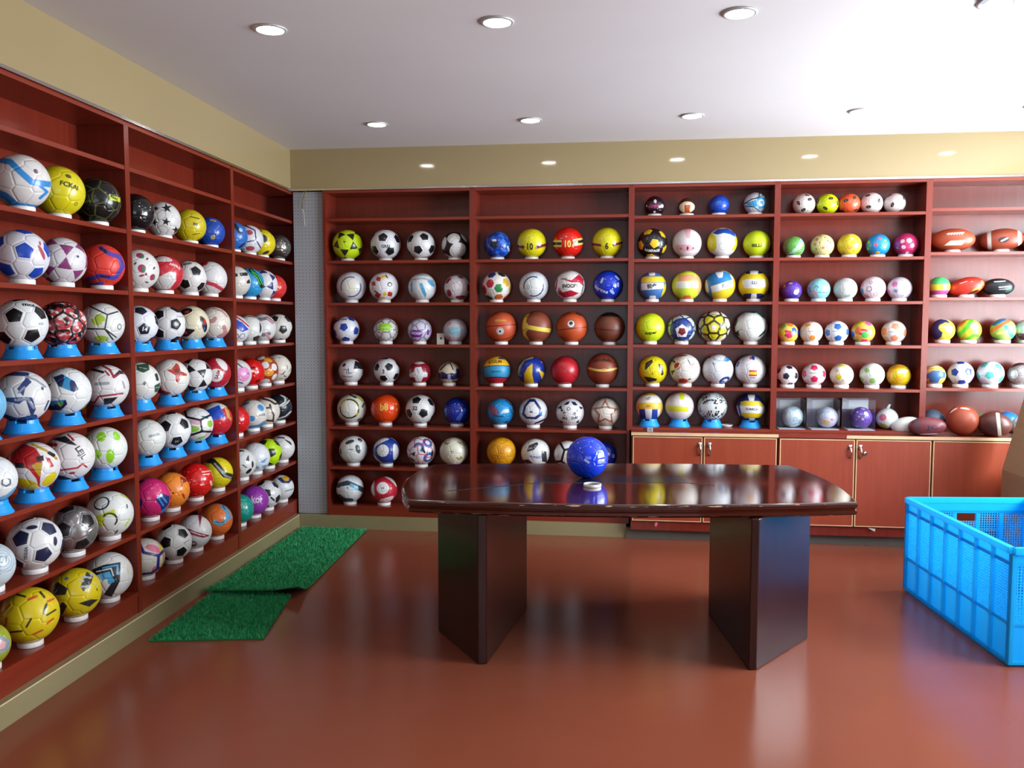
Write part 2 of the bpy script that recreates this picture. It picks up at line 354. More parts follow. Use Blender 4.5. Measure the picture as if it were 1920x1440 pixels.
lw = crate_wall(cr, CLN, 7, False); lw.matrix_local = Matrix(((0, 1, 0, 0), (-1, 0, 0, 0), (0, 0, 1, 0), (0, 0, 0, 1)))
rw = crate_wall(cr, CLN, 7, False); rw.matrix_local = Matrix(((0, -1, 0, CW), (1, 0, 0, -CLN), (0, 0, 1, 0), (0, 0, 0, 1)))
bw = crate_wall(cr, CW, 5, True); bw.matrix_local = Matrix(((-1, 0, 0, CW), (0, -1, 0, 0), (0, 0, 1, 0), (0, 0, 0, 1)))
fw = crate_wall(cr, CW, 5, True); fw.matrix_local = Matrix(((1, 0, 0, 0), (0, 1, 0, -CLN), (0, 0, 1, 0), (0, 0, 0, 1)))
MB().box(.002, CW-.002, -CLN+.002, -.002, .006, .016).build('bottom', M_crate, cr)

# ------------------------------------------------------------------ carton standing behind the crate
fc = onY(1879, 880, -.22); bx0 = float(fc[0]); bz = float(fc[2])
ct = empty('carton', (bx0, -.22, 0)); tag(ct, 'open brown cardboard carton at right picture edge behind crate', 'box')
bw_, bl_ = .6, .55
MB().box(0, .006, -bl_, 0, 0, bz).build('side', M_card, ct); MB().box(bw_-.006, bw_, -bl_, 0, 0, bz).build('side', M_card, ct)
MB().box(.006, bw_-.006, -.006, 0, 0, bz).build('side', M_card, ct); MB().box(.006, bw_-.006, -bl_, -bl_+.006, 0, bz).build('side', M_card, ct)
MB().box(.006, bw_-.006, -bl_+.006, -.006, 0, .006).build('bottom', M_card, ct)
m = MB(); hh, sl = .55, .135
m.poly([(0, 0, bz), (0, -bl_, bz), (sl, -bl_, bz+hh), (sl, 0, bz+hh), (.006, 0, bz), (.006, -bl_, bz), (sl+.006, -bl_, bz+hh), (sl+.006, 0, bz+hh)], [(0, 1, 2, 3), (7, 6, 5, 4), (0, 4, 5, 1), (1, 5, 6, 2), (2, 6, 7, 3), (3, 7, 4, 0)])
m.build('flap', M_card, ct)

# ------------------------------------------------------------------ artificial turf
def turf(name, label, corners, lift, n, seed):
    """corners: near-left, near-right, far-right, far-left on the floor"""
    rnd = np.random.RandomState(seed); A, B, C_, D_ = [np.array(c) for c in corners]
    def at(s, t): return (A*(1-s)+B*s)*(1-t)+(D_*(1-s)+C_*s)*t
    o = empty(name, (A[0], A[1], 0)); tag(o, label, 'turf mat')
    ns, nt_ = 14, 30; m = MB(); vs = []; fs = []
    for k in (0, 1):
        for j in range(nt_+1):
            for i in range(ns+1):
                s, t = i/ns, j/nt_; p = at(s, t); vs.append((p[0]-A[0], p[1]-A[1], lift(s, t)+(.006 if k else .001)))
    q = (ns+1)*(nt_+1)
    for j in range(nt_):
        for i in range(ns):
            a = j*(ns+1)+i; f = (a, a+1, a+ns+2, a+ns+1); fs += [tuple(x+q for x in f), tuple(reversed(f))]
    edge = [i for i in range(ns+1)]+[j*(ns+1)+ns for j in range(1, nt_+1)]+[nt_*(ns+1)+i for i in range(ns-1, -1, -1)]+[j*(ns+1) for j in range(nt_-1, 0, -1)]
    fs += [(edge[i], edge[(i+1) % len(edge)], edge[(i+1) % len(edge)]+q, edge[i]+q) for i in range(len(edge))]
    m.poly(vs, fs).build('mat_backing', mat('turf_backing', '1c7040', .9), o)
    s, t = rnd.rand(n), rnd.rand(n); P = at(s[:, None], t[:, None]); z = np.array([lift(a, b) for a, b in zip(s, t)])+.005
    ang = rnd.rand(n)*6.283; tilt = rnd.rand(n)*.012; h = .010+.010*rnd.rand(n); wd = .0022
    base = np.stack([P[:, 0]-A[0], P[:, 1]-A[1], z], 1); side = np.stack([np.cos(ang), np.sin(ang), 0*ang], 1)*wd; a2 = rnd.rand(n)*6.283
    tip = base+np.stack([np.cos(a2)*tilt, np.sin(a2)*tilt, h], 1)
    V = np.stack([base-side, base+side, tip], 1).reshape(-1, 3)
    me = bpy.data.meshes.new('grass_blades'); me.from_pydata(V.tolist(), [], [(3*i, 3*i+1, 3*i+2) for i in range(n)])
    me.materials.append(mat('turf_blade', '34b874', .45, noise=((40, 40, 40), '1c8a4c', .9), spec=.6)); g = obj('grass_blades', me, o); g['kind'] = 'stuff'
    return o
def lift_far(s, t): return .006+.045*math.exp(-(t/.07)**2)*(0.45+.55*s)+.004*math.exp(-((t-.62-.05*s)/.03)**2)+(.02*max(0, s-.75)*4*math.exp(-(t/.03)**2))
turf('turf_mat', 'longer green artificial turf mat running to the corner', [(.10, -1.66), (.66, -1.66), (.575, -.06), (.075, -.06)], lift_far, 22000, 1)
turf('turf_mat', 'shorter green artificial turf mat, its end tucked under another', [(.17, -2.37), (.715, -2.27), (.60, -1.62), (.12, -1.50)], lambda s, t: 0, 13000, 2)

# ------------------------------------------------------------------ ball kit
def icosphere(k):
    t = (1+5**.5)/2
    V = [np.array(v, float)/math.hypot(1, t) for v in ((-1, t, 0), (1, t, 0), (-1, -t, 0), (1, -t, 0), (0, -1, t), (0, 1, t), (0, -1, -t), (0, 1, -t), (t, 0, -1), (t, 0, 1), (-t, 0, -1), (-t, 0, 1))]
    F = [(0, 11, 5), (0, 5, 1), (0, 1, 7), (0, 7, 10), (0, 10, 11), (1, 5, 9), (5, 11, 4), (11, 10, 2), (10, 7, 6), (7, 1, 8), (3, 9, 4), (3, 4, 2), (3, 2, 6), (3, 6, 8), (3, 8, 9), (4, 9, 5), (2, 4, 11), (6, 2, 10), (8, 6, 7), (9, 8, 1)]
    for _ in range(k):
        c = {}; G = []
        def mid(a, b):
            q = (min(a, b), max(a, b))
            if q not in c: v = V[a]+V[b]; V.append(v/np.linalg.norm(v)); c[q] = len(V)-1
            return c[q]
        for a, b, d in F:
            x, y, z = mid(a, b), mid(b, d), mid(d, a); G += [(a, x, z), (b, y, x), (d, z, y), (x, y, z)]
        F = G
    return np.array(V), np.array(F, np.int32)
ICO = {k: icosphere(k) for k in (0, 4, 5)}
IV = ICO[0][0]
EDGES = [(i, j) for i in range(12) for j in range(i+1, 12) if IV[i]@IV[j] > .4]
IVN = {i: [j for j in range(12) if j != i and IV[i]@IV[j] > .4] for i in range(12)}
FACES = ICO[0][1]; FC = np.array([IV[list(f)].sum(0) for f in FACES]); FC /= np.linalg.norm(FC, axis=1)[:, None]
def dirn(u, v):
    s = u*u+v*v
    if s > .98: u, v = u*(.98/s)**.5, v*(.98/s)**.5; s = .98
    return np.array([u, v, math.sqrt(1-s)])
def frame(z, x):
    z = z/np.linalg.norm(z); x = x-z*(x@z); x = x/np.linalg.norm(x); return np.stack([x, np.cross(z, x), z], 1)
CAN = frame(IV[0], IV[IVN[0][0]])
def orient(a, b):
    """rotation that brings an icosahedron corner to a (u,v) and a neighbouring one towards b"""
    return frame(dirn(*a), dirn(*b))@CAN.T
WMIN = [.02]                                   # thinnest line half-width the current ball mesh can carry
def thin(f, w): f.w = w; return f
def thinnest(fs): return min(getattr(f, 'w', 9) for f in fs)
# signed patterns: each takes unit vectors (n,3) = right, up, towards viewer; positive = inside
def disc(u, v, r): d = dirn(u, v); return lambda p: r-np.arccos(np.clip(p@d, -1, 1))
def ring(u, v, r, w): d = dirn(u, v); return thin(lambda p: max(w, WMIN[0])-np.abs(np.arccos(np.clip(p@d, -1, 1))-r), w)
def ell(u, v, a, b, rot=0):
    d = dirn(u, v); F = frame(d, np.array([math.cos(math.radians(rot)), math.sin(math.radians(rot)), 0.0]))
    def f(p):
        q = p@F; return np.where(q[:, 2] > 0, (1-np.sqrt((q[:, 0]/a)**2+(q[:, 1]/b)**2))*min(a, b), -.5)
    return f
def _seg(p, a, b):
    ab = b-a; t = np.clip(((p-a)@ab)/(ab@ab+1e-9), 0, 1); return np.linalg.norm(p-a-t[:, None]*ab, axis=1)
def _flat(p): return np.stack([np.where(p[:, 2] >= 0, p[:, 0], -p[:, 0]), p[:, 1]], 1)
def stroke(pts, w):
    D = [np.array(q, float) for q in pts]
    return thin(lambda p: max(w, WMIN[0])-np.min([_seg(_flat(p), D[i], D[i+1]) for i in range(len(D)-1)], 0), w)
def poly(pts):
    D = [np.array(q, float) for q in pts]; n = len(D)
    def f(p):
        q = _flat(p); d = np.min([_seg(q, D[i], D[(i+1) % n]) for i in range(n)], 0); ins = np.zeros(len(q), bool)
        for i in range(n):
            a, b = D[i], D[(i+1) % n]; c = (a[1] > q[:, 1]) != (b[1] > q[:, 1])
            ins ^= c & (q[:, 0] < (b[0]-a[0])*(q[:, 1]-a[1])/(b[1]-a[1]+1e-12)+a[0])
        return np.where(ins, d, -d)
    return f
def band(ang, off, w, tilt=0):
    a, t = math.radians(ang), math.radians(tilt); n = np.array([-math.sin(a)*math.cos(t), math.cos(a)*math.cos(t), math.sin(t)])
    return thin(lambda p: max(w, WMIN[0])-np.abs(p@n-off), w)
def above(ang, off, tilt=0):
    a, t = math.radians(ang), math.radians(tilt); n = np.array([-math.sin(a)*math.cos(t), math.cos(a)*math.cos(t), math.sin(t)])
    return lambda p: p@n-off
def U(*fs): return thin(lambda p: np.max([f(p) for f in fs], 0), thinnest(fs))
def I(*fs): return thin(lambda p: np.min([f(p) for f in fs], 0), thinnest(fs))
def NOT(f): return lambda p: -f(p)
def spots(seed, n, r0, r1):
    R = np.random.RandomState(seed); D = R.randn(n*4, 3); D /= np.linalg.norm(D, axis=1)[:, None]; K = []
    for d in D:
        if all(d@k < math.cos(2.1*r1) for k in K): K.append(d)
        if len(K) >= n: break
    K = np.array(K); r = r0+(r1-r0)*R.rand(len(K))
    return lambda p: np.max(r[None]-np.arccos(np.clip(p@K.T, -1, 1)), 1)
def camo(seed, fr, thr):
    R = np.random.RandomState(seed); A = R.randn(9, 3)*fr; ph = R.rand(9)*6.28
    return lambda p: (np.sin(p@A.T+ph).sum(1)/4.2-thr)/fr
def dashes(seed, n, l, w):
    R = np.random.RandomState(seed); C = R.randn(n, 3); C /= np.linalg.norm(C, axis=1)[:, None]; T = np.cross(C, R.randn(n, 3)); T /= np.linalg.norm(T, axis=1)[:, None]
    return thin(lambda p: max(w, WMIN[0])-np.min([_seg(p, c-t*l, c+t*l) for c, t in zip(C, T)], 0), w)
def seams(a, b, w):
    M = orient(a, b); P = IV@M.T; H = FC@M.T
    def f(p):
        s = np.concatenate([p@P.T/.9149, p@H.T/.9420], 1); s.sort(1); return (max(w, WMIN[0]*.7) if w else 0)-(s[:, -1]-s[:, -2])*.9
    return thin(f, w) if w else f
def pents(a, b, s=.36):
    P = IV@orient(a, b).T; return lambda p: s-np.arccos(np.clip((p@P.T).max(1), -1, 1))
def star5(u, v, r, rot=90, k=.42):
    return poly([(u+r*(1 if i % 2 == 0 else k)*math.cos(math.radians(rot+36*i)), v+r*(1 if i % 2 == 0 else k)*math.sin(math.radians(rot+36*i))) for i in range(10)])
def reg(u, v, r, n, rot=90): return poly([(u+r*math.cos(math.radians(rot+360*i/n)), v+r*math.sin(math.radians(rot+360*i/n))) for i in range(n)])

def patch_mesh(name, ang, n, col, rough):
    """spherical n-gon panel round +Z, one corner towards +X, slightly proud of the ball"""
    key = (name, col)
    if key in _MC: return _MC[key]
    cor = [np.array([math.sin(ang)*math.cos(2*math.pi*i/n), math.sin(ang)*math.sin(2*math.pi*i/n), math.cos(ang)]) for i in range(n)]
    rim = [cor[i]*(1-k/4)+cor[(i+1) % n]*(k/4) for i in range(n) for k in range(4)]; z = np.array([0, 0, 1.0]); vs = [z*1.006]; N = len(rim)
    for t, h in ((.45, 1.006), (.85, 1.006), (1, .999)):
        for q in rim: w = z*(1-t)+q*t; vs.append(w/np.linalg.norm(w)*h)
    fs = [(0, 1+i, 1+(i+1) % N) for i in range(N)]+[(1+a*N+i, 1+(a+1)*N+i, 1+(a+1)*N+(i+1) % N, 1+a*N+(i+1) % N) for a in (0, 1) for i in range(N)]
    m = MB().poly(vs, fs).mesh(name, mat('panel_'+col+('_m' if rough < .2 else ''), col, rough, coat=.2), True); _MC[key] = m; return m
def add_panels(o, spec, rough=.3):
    kind, a, b, col = spec[:4]; M = orient(a, b); cols = col if isinstance(col, (list, tuple)) else [col]
    P = IV@M.T; F = FC@M.T; items = []
    if kind == 'pent':
        for i in range(12): items.append((P[i], P[IVN[i][0]], 'pentagon_panel', math.radians(spec[4] if len(spec) > 4 else 20.0), 5))
    else:
        for k, f in enumerate(FACES):
            e = P[f[0]]+P[f[1]]
            if kind == 'tri': items.append((F[k], e, 'triangle_panel', math.radians(20.4), 3))
            else: items.append((F[k], P[f[0]]*2+P[f[1]], 'hexagon_panel', math.radians(19), 6))
    for i, (z, x, nm, an, n) in enumerate(items):
        q = obj(nm, patch_mesh(nm, an, n, cols[i % len(cols)], rough), o); q.matrix_local = Matrix(frame(z, x).tolist()).to_4x4()

_FONT = {}
def text_mesh(body):
    """vertices and faces of a word, centred, cap height about 1"""
    if body in _FONT: return _FONT[body]
    c = bpy.data.curves.new('t', 'FONT'); c.body = body; c.align_x = 'CENTER'; c.align_y = 'CENTER'; c.size = 1.4; c.resolution_u = 2; c.offset = .045
    t = bpy.data.objects.new('t', c); COL.objects.link(t); dg = bpy.context.evaluated_depsgraph_get(); me = t.evaluated_get(dg).to_mesh()
    bm = bmesh.new(); bm.from_mesh(me)
    for _ in range(5):
        bmesh.ops.triangulate(bm, faces=bm.faces[:]); es = [e for e in bm.edges if e.calc_length() > .3]
        if not es: break
        bmesh.ops.subdivide_edges(bm, edges=es, cuts=1)
    bmesh.ops.triangulate(bm, faces=bm.faces[:]); bm.verts.index_update()
    V = np.array([v.co[:] for v in bm.verts]).reshape(-1, 3); F = [tuple(v.index for v in f.verts) for f in bm.faces]; bm.free()
    t.evaluated_get(dg).to_mesh_clear(); bpy.data.objects.remove(t); bpy.data.curves.remove(c); _FONT[body] = (V, F); return V, F
def add_text(o, body, u, v, size, rot=0, col='101010', squash=1, rad=1.008):
    V, F = text_mesh(body); a = math.radians(rot); d = dirn(u, v); X = np.array([math.cos(a), math.sin(a), 0.0]); Fm = frame(d, X)
    x, y = V[:, 0]*size*squash, V[:, 1]*size; q = Fm[:, 0][None]*x[:, None]+Fm[:, 1][None]*y[:, None]+d[None]
    q = q/np.linalg.norm(q, axis=1)[:, None]*rad; m = MB(); m.poly(q, F); m.build('lettering', mat('ink_'+col, col, .4), o)

def ball_material(base, layers, rough, metal, coat, bump, spec=.5):
    key = 'ball_'+base+'_'.join(c for c, _ in layers)+'_%g_%g_%g' % (rough, metal, coat)+('b' if bump else '')
    if key in _MC: return _MC[key]
    m, nt, p = newmat('ball_skin'); N, L = nt.nodes, nt.links
    p.inputs['Roughness'].default_value = rough; p.inputs['Metallic'].default_value = metal; p.inputs['Coat Weight'].default_value = coat; p.inputs['Coat Roughness'].default_value = .06; p.inputs['Specular IOR Level'].default_value = spec
    p.inputs['Base Color'].default_value = lin(base)
    if layers:
        at = N.new('ShaderNodeAttribute'); at.attribute_name = 'design'; sp = N.new('ShaderNodeSeparateColor'); L.new(at.outputs['Color'], sp.inputs[0])
        outs = [sp.outputs[0], sp.outputs[1], sp.outputs[2], at.outputs['Alpha']]; prev = None
        for i, (c, _) in enumerate(layers):
            mr = N.new('ShaderNodeMapRange'); mr.inputs[1].default_value = -.012; mr.inputs[2].default_value = .012; L.new(outs[i], mr.inputs[0])
            mx = N.new('ShaderNodeMix'); mx.data_type = 'RGBA'; L.new(mr.outputs[0], mx.inputs[0]); mx.inputs[7].default_value = lin(c)
            if prev is None: mx.inputs[6].default_value = lin(base)
            else: L.new(prev, mx.inputs[6])
            prev = mx.outputs[2]
        L.new(prev, p.inputs['Base Color'])
    if bump:
        a2 = N.new('ShaderNodeAttribute'); a2.attribute_name = 'seam'; mr = N.new('ShaderNodeMapRange'); mr.inputs[1].default_value = 0; mr.inputs[2].default_value = .035; L.new(a2.outputs['Fac'], mr.inputs[0])
        bp = N.new('ShaderNodeBump'); bp.inputs['Strength'].default_value = .5; bp.inputs['Distance'].default_value = .004; L.new(mr.outputs[0], bp.inputs['Height']); L.new(bp.outputs[0], p.inputs['Normal'])
    _MC[key] = m; return m
def ball_mesh(name, lod, base, layers, rough, metal, coat, seam):
    V, F = ICO[lod]; me = bpy.data.meshes.new(name); n, k = len(V), len(F)
    me.vertices.add(n); me.loops.add(3*k); me.polygons.add(k)
    me.vertices.foreach_set('co', V.astype(np.float32).ravel()); me.loops.foreach_set('vertex_index', F.ravel())
    me.polygons.foreach_set('loop_start', np.arange(0, 3*k, 3, dtype=np.int32)); me.polygons.foreach_set('use_smooth', np.ones(k, bool)); me.update(calc_edges=True)
    if layers:
        A = np.full((n, 4), -1, np.float32)
        for i, (c, f) in enumerate(layers): A[:, i] = f(V)
        me.attributes.new('design', 'FLOAT_COLOR', 'POINT').data.foreach_set('color', A.ravel())
    if seam is not None:
        me.attributes.new('seam', 'FLOAT', 'POINT').data.foreach_set('value', np.maximum(-seam(V), 0).astype(np.float32))
    me.materials.append(ball_material(base, layers, rough, metal, coat, seam is not None)); return me

# stands
RING_H, RING_R = .022, .042
ring_me = MB().lathe([(.042, 0), (.049, 0), (.050, .003), (.050, .019), (.048, RING_H), (.043, RING_H), (.042, .018)], 36, closed=True).mesh('ring_stand', M_white, True)
CUP_H, CUP_R = .052, .047
cup = MB().lathe([(.066, 0), (.078, 0), (.078, .004), (.074, .007), (.060, .036), (.060, .040), (.055, .040), (.055, .034), (.070, .004)], 40, closed=True)
for q in range(3):
    a0 = q*2*math.pi/3+.25
    for t in range(8):
        a, b = a0+t*.17, a0+(t+1)*.17
        cup.poly([(r*math.cos(w), r*math.sin(w), z) for w in (a, b) for r, z in ((.048, .034), (.059, .034), (.0575, CUP_H), (.0475, CUP_H))], [(0, 1, 2, 3), (7, 6, 5, 4), (0, 4, 5, 1), (1, 5, 6, 2), (2, 6, 7, 3), (3, 7, 4, 0)])
cup_me = cup.mesh('cup_stand', M_blue, False)
WORDS = 'zero one two three four five six seven eight'.split()
CHECK = []
def place(o, c, sx, sy, sz, roll=0):
    """scale the unit ball and turn its local z to the camera"""
    w = CAMP-np.array(c); w /= np.linalg.norm(w); u = np.cross([0, 0, 1.0], w); u /= np.linalg.norm(u); v = np.cross(w, u)
    a = math.radians(roll); u, v = u*math.cos(a)+v*math.sin(a), -u*math.sin(a)+v*math.cos(a)
    o.matrix_world = Matrix(((u[0]*sx, v[0]*sy, w[0]*sz, c[0]), (u[1]*sx, v[1]*sy, w[1]*sz, c[1]), (u[2]*sx, v[2]*sy, w[2]*sz, c[2]), (0, 0, 0, 1)))
class Bay:
    def __init__(s, place_name, side, zs, lod=4): s.n, s.side, s.zs, s.lod = place_name, side, zs, lod
cur = None; row = 0
def at_row(bay, r):
    global cur, row
    cur, row = bay, r
def ball(px, py, d, st, base, layers, desc, P=None, T=(), name='football', cat='ball', rough=.3, metal=0, coat=.25, seam=((.1, .2), (.8, .3)), depth=.125, asp=1, roll=0, end=1, shelf_z=None, tail=None):
    if cur.n in ('first back bay', 'second back bay') and row > 6: depth = .085
    """one ball seen at (px,py) with diameter d in the picture, resting on row `row` of bay `cur`"""
    assert len(layers) <= 4, desc
    zt = (cur.zs[row-1]+TH/2) if shelf_z is None else shelf_z
    c = onL(px, py, depth-(.052 if cur is LA else .037)) if cur.side == 'L' else onY(px, py, depth)
    dist = (c-CAMP)@_f
    r = d/2*dist/FPX*.985
    if asp == 1: r = min(r, .121)
    if cur.side == 'L' and cur.n != 'table':
        i = {'near left bay': 1, 'middle left bay': 2, 'far left bay': 3}[cur.n]
        yc = max(min(c[1], YB[i]-.0215-r), YB[i-1]+.0215+r); c = np.array([c[0]+KL*(yc-c[1]), yc, c[2]])
    rest = {'w': RING_H+math.sqrt(max(r*r-RING_R**2, 0)), 'b': CUP_H+math.sqrt(max(r*r-CUP_R**2, 0)), '0': r}[st]
    if asp != 1:
        rz = r/asp; rest = {'w': RING_H+rz-.010, '0': rz, 'b': CUP_H+rz}[st]
        if end != 1: rest = rest
    c = np.array([c[0], c[1], zt+rest])
    q = c-CAMP; CHECK.append((cur.n, row, desc, 720+FPX*(q@_d)/(q@_f)-py))
    sm = None
    if seam is not None: sm = seams(*(P[1:3] if P and P[0] == 'pent' else seam), 0) if isinstance(seam, tuple) else seam
    lod = 5 if cur.lod == 5 or (d >= 49 and thinnest([f for _, f in layers]+[seams] if layers else [seams]) < .034) else 4
    WMIN[0] = .019 if lod == 5 else .036
    o = obj(name, ball_mesh(name, lod, base, layers, rough, metal, coat, sm))
    place(o, c, r, r/asp, r/asp if end == 1 else r*end, roll)
    where = tail or ('row %s, %s' % (WORDS[row], cur.n))
    tag(o, desc+', '+where, cat); o['group'] = 'display balls in the '+cur.n
    if P: add_panels(o, P, rough)
    for t in T: add_text(o, *t)
    if st != '0':
        s = obj('ring_stand' if st == 'w' else 'cup_stand', ring_me if st == 'w' else cup_me, None, (c[0], c[1], zt+.0003)); s.rotation_euler[2] = (px*.37) % 2
        tag(s, ('white ring' if st == 'w' else 'blue cup')+' under '+desc+', '+where, 'ball stand'); s['group'] = 'stands in the '+cur.n
    return o
WH, BK, IV_, NV = 'e6e4e2', '15161a', 'e6dfcc', '1c2448'

# ------------------------------------------------------------------ left wall, near bay
LA = Bay('near left bay', 'L', ZL, 5)
at_row(LA, 2)
ball(39, 341, 102, 'w', 'dcd8d6', [('2f88d0', U(stroke([(-1, .78), (-.3, .68), (0, .35), (.35, .02), (.95, -.02)], .11), stroke([(.55, -.05), (.85, -.3), (.6, -.55)], .05), stroke([(-1, -.35), (-.5, -.55), (-.2, -.85), (.5, -.95)], .13))), ('4a4a58', disc(.5, .42, .09))], 'white football with blue wave stripes')
ball(109, 358, 94, 'w', 'd6ca1c', [('5a5410', U(ell(.38, .62, .12, .1), ring(.62, -.45, .07, .02)))], 'plain yellow football with dark lettering', T=[('FCKAI', .42, .26, .2, -8, '3a3608')])
ball(181, 375, 86, 'w', '17191a', [('5c6628', seams((.3, -.4), (.5, .5), .006)), ('c4d028', poly([(.5, .32), (.95, .2), (.95, 0), (.52, .1)]))], 'black football with thin lime seams', rough=.25, T=[('REAC', .72, .17, .13, -10, '202410')])
at_row(LA, 3)
ball(39, 477, 98, 'w', 'dddde6', [('b0485a', U(ell(.72, .15, .1, .3, 20), ell(.66, .5, .05, .12)))], 'white football with royal blue pentagons', P=('pent', (.13, .2), (.52, -.7), '1a46b0'))
ball(115, 487, 89, 'w', 'd8d6da', [('a8a8ae', ring(-.45, .28, .12, .03))], 'white football with plum triangle panels', P=('tri', (-.35, .25), (.6, .12), '823c6c'), T=[('IlIl', .62, .2, .09, 0, '404048')])
ball(190, 496, 82, 'w', 'd8382c', [('4a3f9a', U(stroke([(0, .8), (.35, .55), (.75, .45), (.9, 0), (.6, -.5)], .1), stroke([(-.6, -.65), (-.1, -.45), (.5, -.55)], .1), stroke([(-.45, -.9), (0, -.8)], .08))), ('2a2140', U(stroke([(0, .8), (.2, .62)], .07), stroke([(-.05, -.47), (.3, -.5)], .05)))], 'red football with violet swooshes', coat=.05, rough=.45)
at_row(LA, 4)
ball(39, 609, 94, 'b', 'e0e4e6', [('a8aeb4', stroke([(.45, 0), (.75, .02)], .05))], 'big white football with black pentagons', P=('pent', (-.23, .36), (.44, -.53), BK), T=[('mol', .3, .78, .22, 15, '202020')])
ball(115, 608, 87, 'b', 'b83a40', [('e0d8d8', camo(3, 15, .3)), (BK, camo(9, 15, .35)), (BK, seams((.1, .1), (.8, .3), .03))], 'red, black and white camouflage football')
ball(191, 609, 80, 'b', 'dcdedb', [('a9c43c', U(ell(-.15, .22, .3, .26), ell(-.05, -.7, .32, .22))), ('dcdedb', U(disc(-.38, .38, .12), disc(.1, .05, .1))), ('23282a', U(stroke([(-.5, .85), (.25, .45), (.7, .6)], .035), stroke([(.25, .45), (.12, -.22)], .03), stroke([(-.85, -.2), (.12, -.22), (.45, -.72)], .035), stroke([(.12, -.22), (.6, -.62)], .03))), ('5a5a5a', ring(.75, -.12, .12, .025))], 'white football with lime splashes, black lines')
at_row(LA, 5)
ball(-43, 757, 97, 'b', '6fb4dc', [('d8e0e4', ell(-.2, .1, .6, .5))], 'sky blue football cut by picture edge')
ball(41, 746, 98, 'b', 'dcdcdc', [('2c3f74', U(poly([(-.15, .3), (.2, .75), (.35, .55), (.12, .3), (.05, 0)]), poly([(-1, -.02), (.0, -.02), (.15, -.08), (-.1, -.28)]), poly([(.1, -.02), (.35, -.05), (.45, -.5), (.3, -.85)]), stroke([(-.9, .75), (-.4, .9), (.2, .85)], .08), stroke([(-.9, -.6), (-.2, -.92), (.4, -.8)], .1), stroke([(.75, -.55), (.9, -.2)], .03))), ('8f97a6', U(stroke([(.2, .75), (.5, .62), (.8, .35)], .04), stroke([(-.2, -.12), (.2, -.1), (.38, -.45)], .05), stroke([(-.1, .15), (.1, .35)], .04)))], 'white football with navy pinwheel blades', T=[('IlI', .7, .28, .12, 0, '303848')])
ball(123, 735, 90, 'b', 'dfe2e3', [('1c2c58', U(poly([(-.45, .6), (-.1, .72), (.35, .4), (.5, .05), (.3, -.05), (-.25, .2)]), poly([(-.75, -.4), (.0, -.35), (.05, -.55), (-.2, -.8), (-.7, -.75)]), ell(.75, -.75, .3, .2))), ('2f8ac0', camo(4, 6, .2)), ('79b03a', camo(14, 6, .5)), ('dfe2e3', NOT(U(poly([(-.45, .6), (-.1, .72), (.35, .4), (.5, .05), (.3, -.05), (-.25, .2)]), poly([(-.75, -.4), (.0, -.35), (.05, -.55), (-.2, -.8), (-.7, -.75)]), ell(.75, -.75, .3, .2), ell(.1, .95, .3, .1))))], 'white football with blue green hexagon patches', T=[('spotliga', -.62, .05, .13, 88, '202830')])
ball(199, 725, 82, 'b', 'dedcdc', [('9a2a3c', U(stroke([(-.1, .95), (.2, .75), (.35, .4), (.75, .7)], .05), stroke([(-.8, -.6), (-.5, -.75), (-.3, -.45), (.7, -.35)], .04), stroke([(0, .7), (.15, .5)], .04))), ('26222a', U(poly([(.2, .35), (.6, .75), (.85, .55), (.5, .55)]), poly([(-.1, -.55), (.5, -.5), (.2, -.8), (-.1, -.85)]), stroke([(-.55, .8), (-.1, .65)], .06))), ('9aa0a4', U(stroke([(-.4, .12), (.1, .14)], .07), stroke([(.72, .2), (.78, -.1)], .04)))], 'white football with red black zigzags')
at_row(LA, 6)
ball(-18, 901, 92, 'b', 'dfe4e6', [('6aa6c8', stroke([(0, -.95), (.6, -.75), (.95, -.45)], .1)), ('5a5e64', I(reg(.55, -.15, .2, 6), NOT(reg(.55, -.15, .13, 6))))], 'white football with pale blue underside')
ball(62, 882, 93, 'b', 'dcdadb', [('d6c21a', U(ell(-.25, -.72, .45, .28, -30), ell(.6, -.6, .35, .3, 40))), ('b02428', U(poly([(-.3, .95), (.1, .75), (.35, .3), (.25, -.4), (.2, -.95), (.1, -.5), (-.15, -.1), (-.6, .1), (-.95, .4)]), poly([(.45, .35), (.6, .3), (.75, -.05), (.6, -.1)]), poly([(-.85, -.05), (-.6, -.1), (-.45, -.6)]))), ('b8952c', U(poly([(-.05, .05), (.15, .15), (.35, .1), (.22, -.45)]), stroke([(0, .9), (.5, .6), (.85, .25)], .05))), ('22202a', U(poly([(-.65, .22), (-.3, .15), (-.32, -.05), (-.6, 0)]), poly([(.12, .38), (.38, .42), (.4, .2), (.15, .18)]), stroke([(.6, .5), (.75, .4)], .07)))], 'white football with red yellow flames')
ball(129, 860, 91, 'b', 'dfdddd', [('26222a', U(poly([(-.6, .75), (-.1, .85), (.35, .4), (0, .5)]), poly([(-.6, -.7), (-.2, -.8), (.1, -.95), (-.3, -.98)]))), ('b02c3c', U(stroke([(-.9, .55), (-.45, .5)], .07), stroke([(-.35, -.55), (.3, -.5), (.5, -.35), (.65, -.5)], .035), ell(.1, -.7, .12, .07), stroke([(0, .9), (.2, .65)], .04)))], 'white football with black red darts', T=[('LEJL', .45, .12, .24, -58, '26262c')])
ball(195, 842, 82, 'b', 'dfe3e0', [('8fd02c', U(ell(-.1, .55, .2, .27), ell(.55, .55, .18, .27), ell(-.3, -.25, .2, .22), ell(.25, -.4, .18, .35), ell(-.75, .55, .2, .2))), ('e4efd8', U(dashes(6, 240, .05, .019)))], 'white football with lime hatched ovals')
at_row(LA, 7)
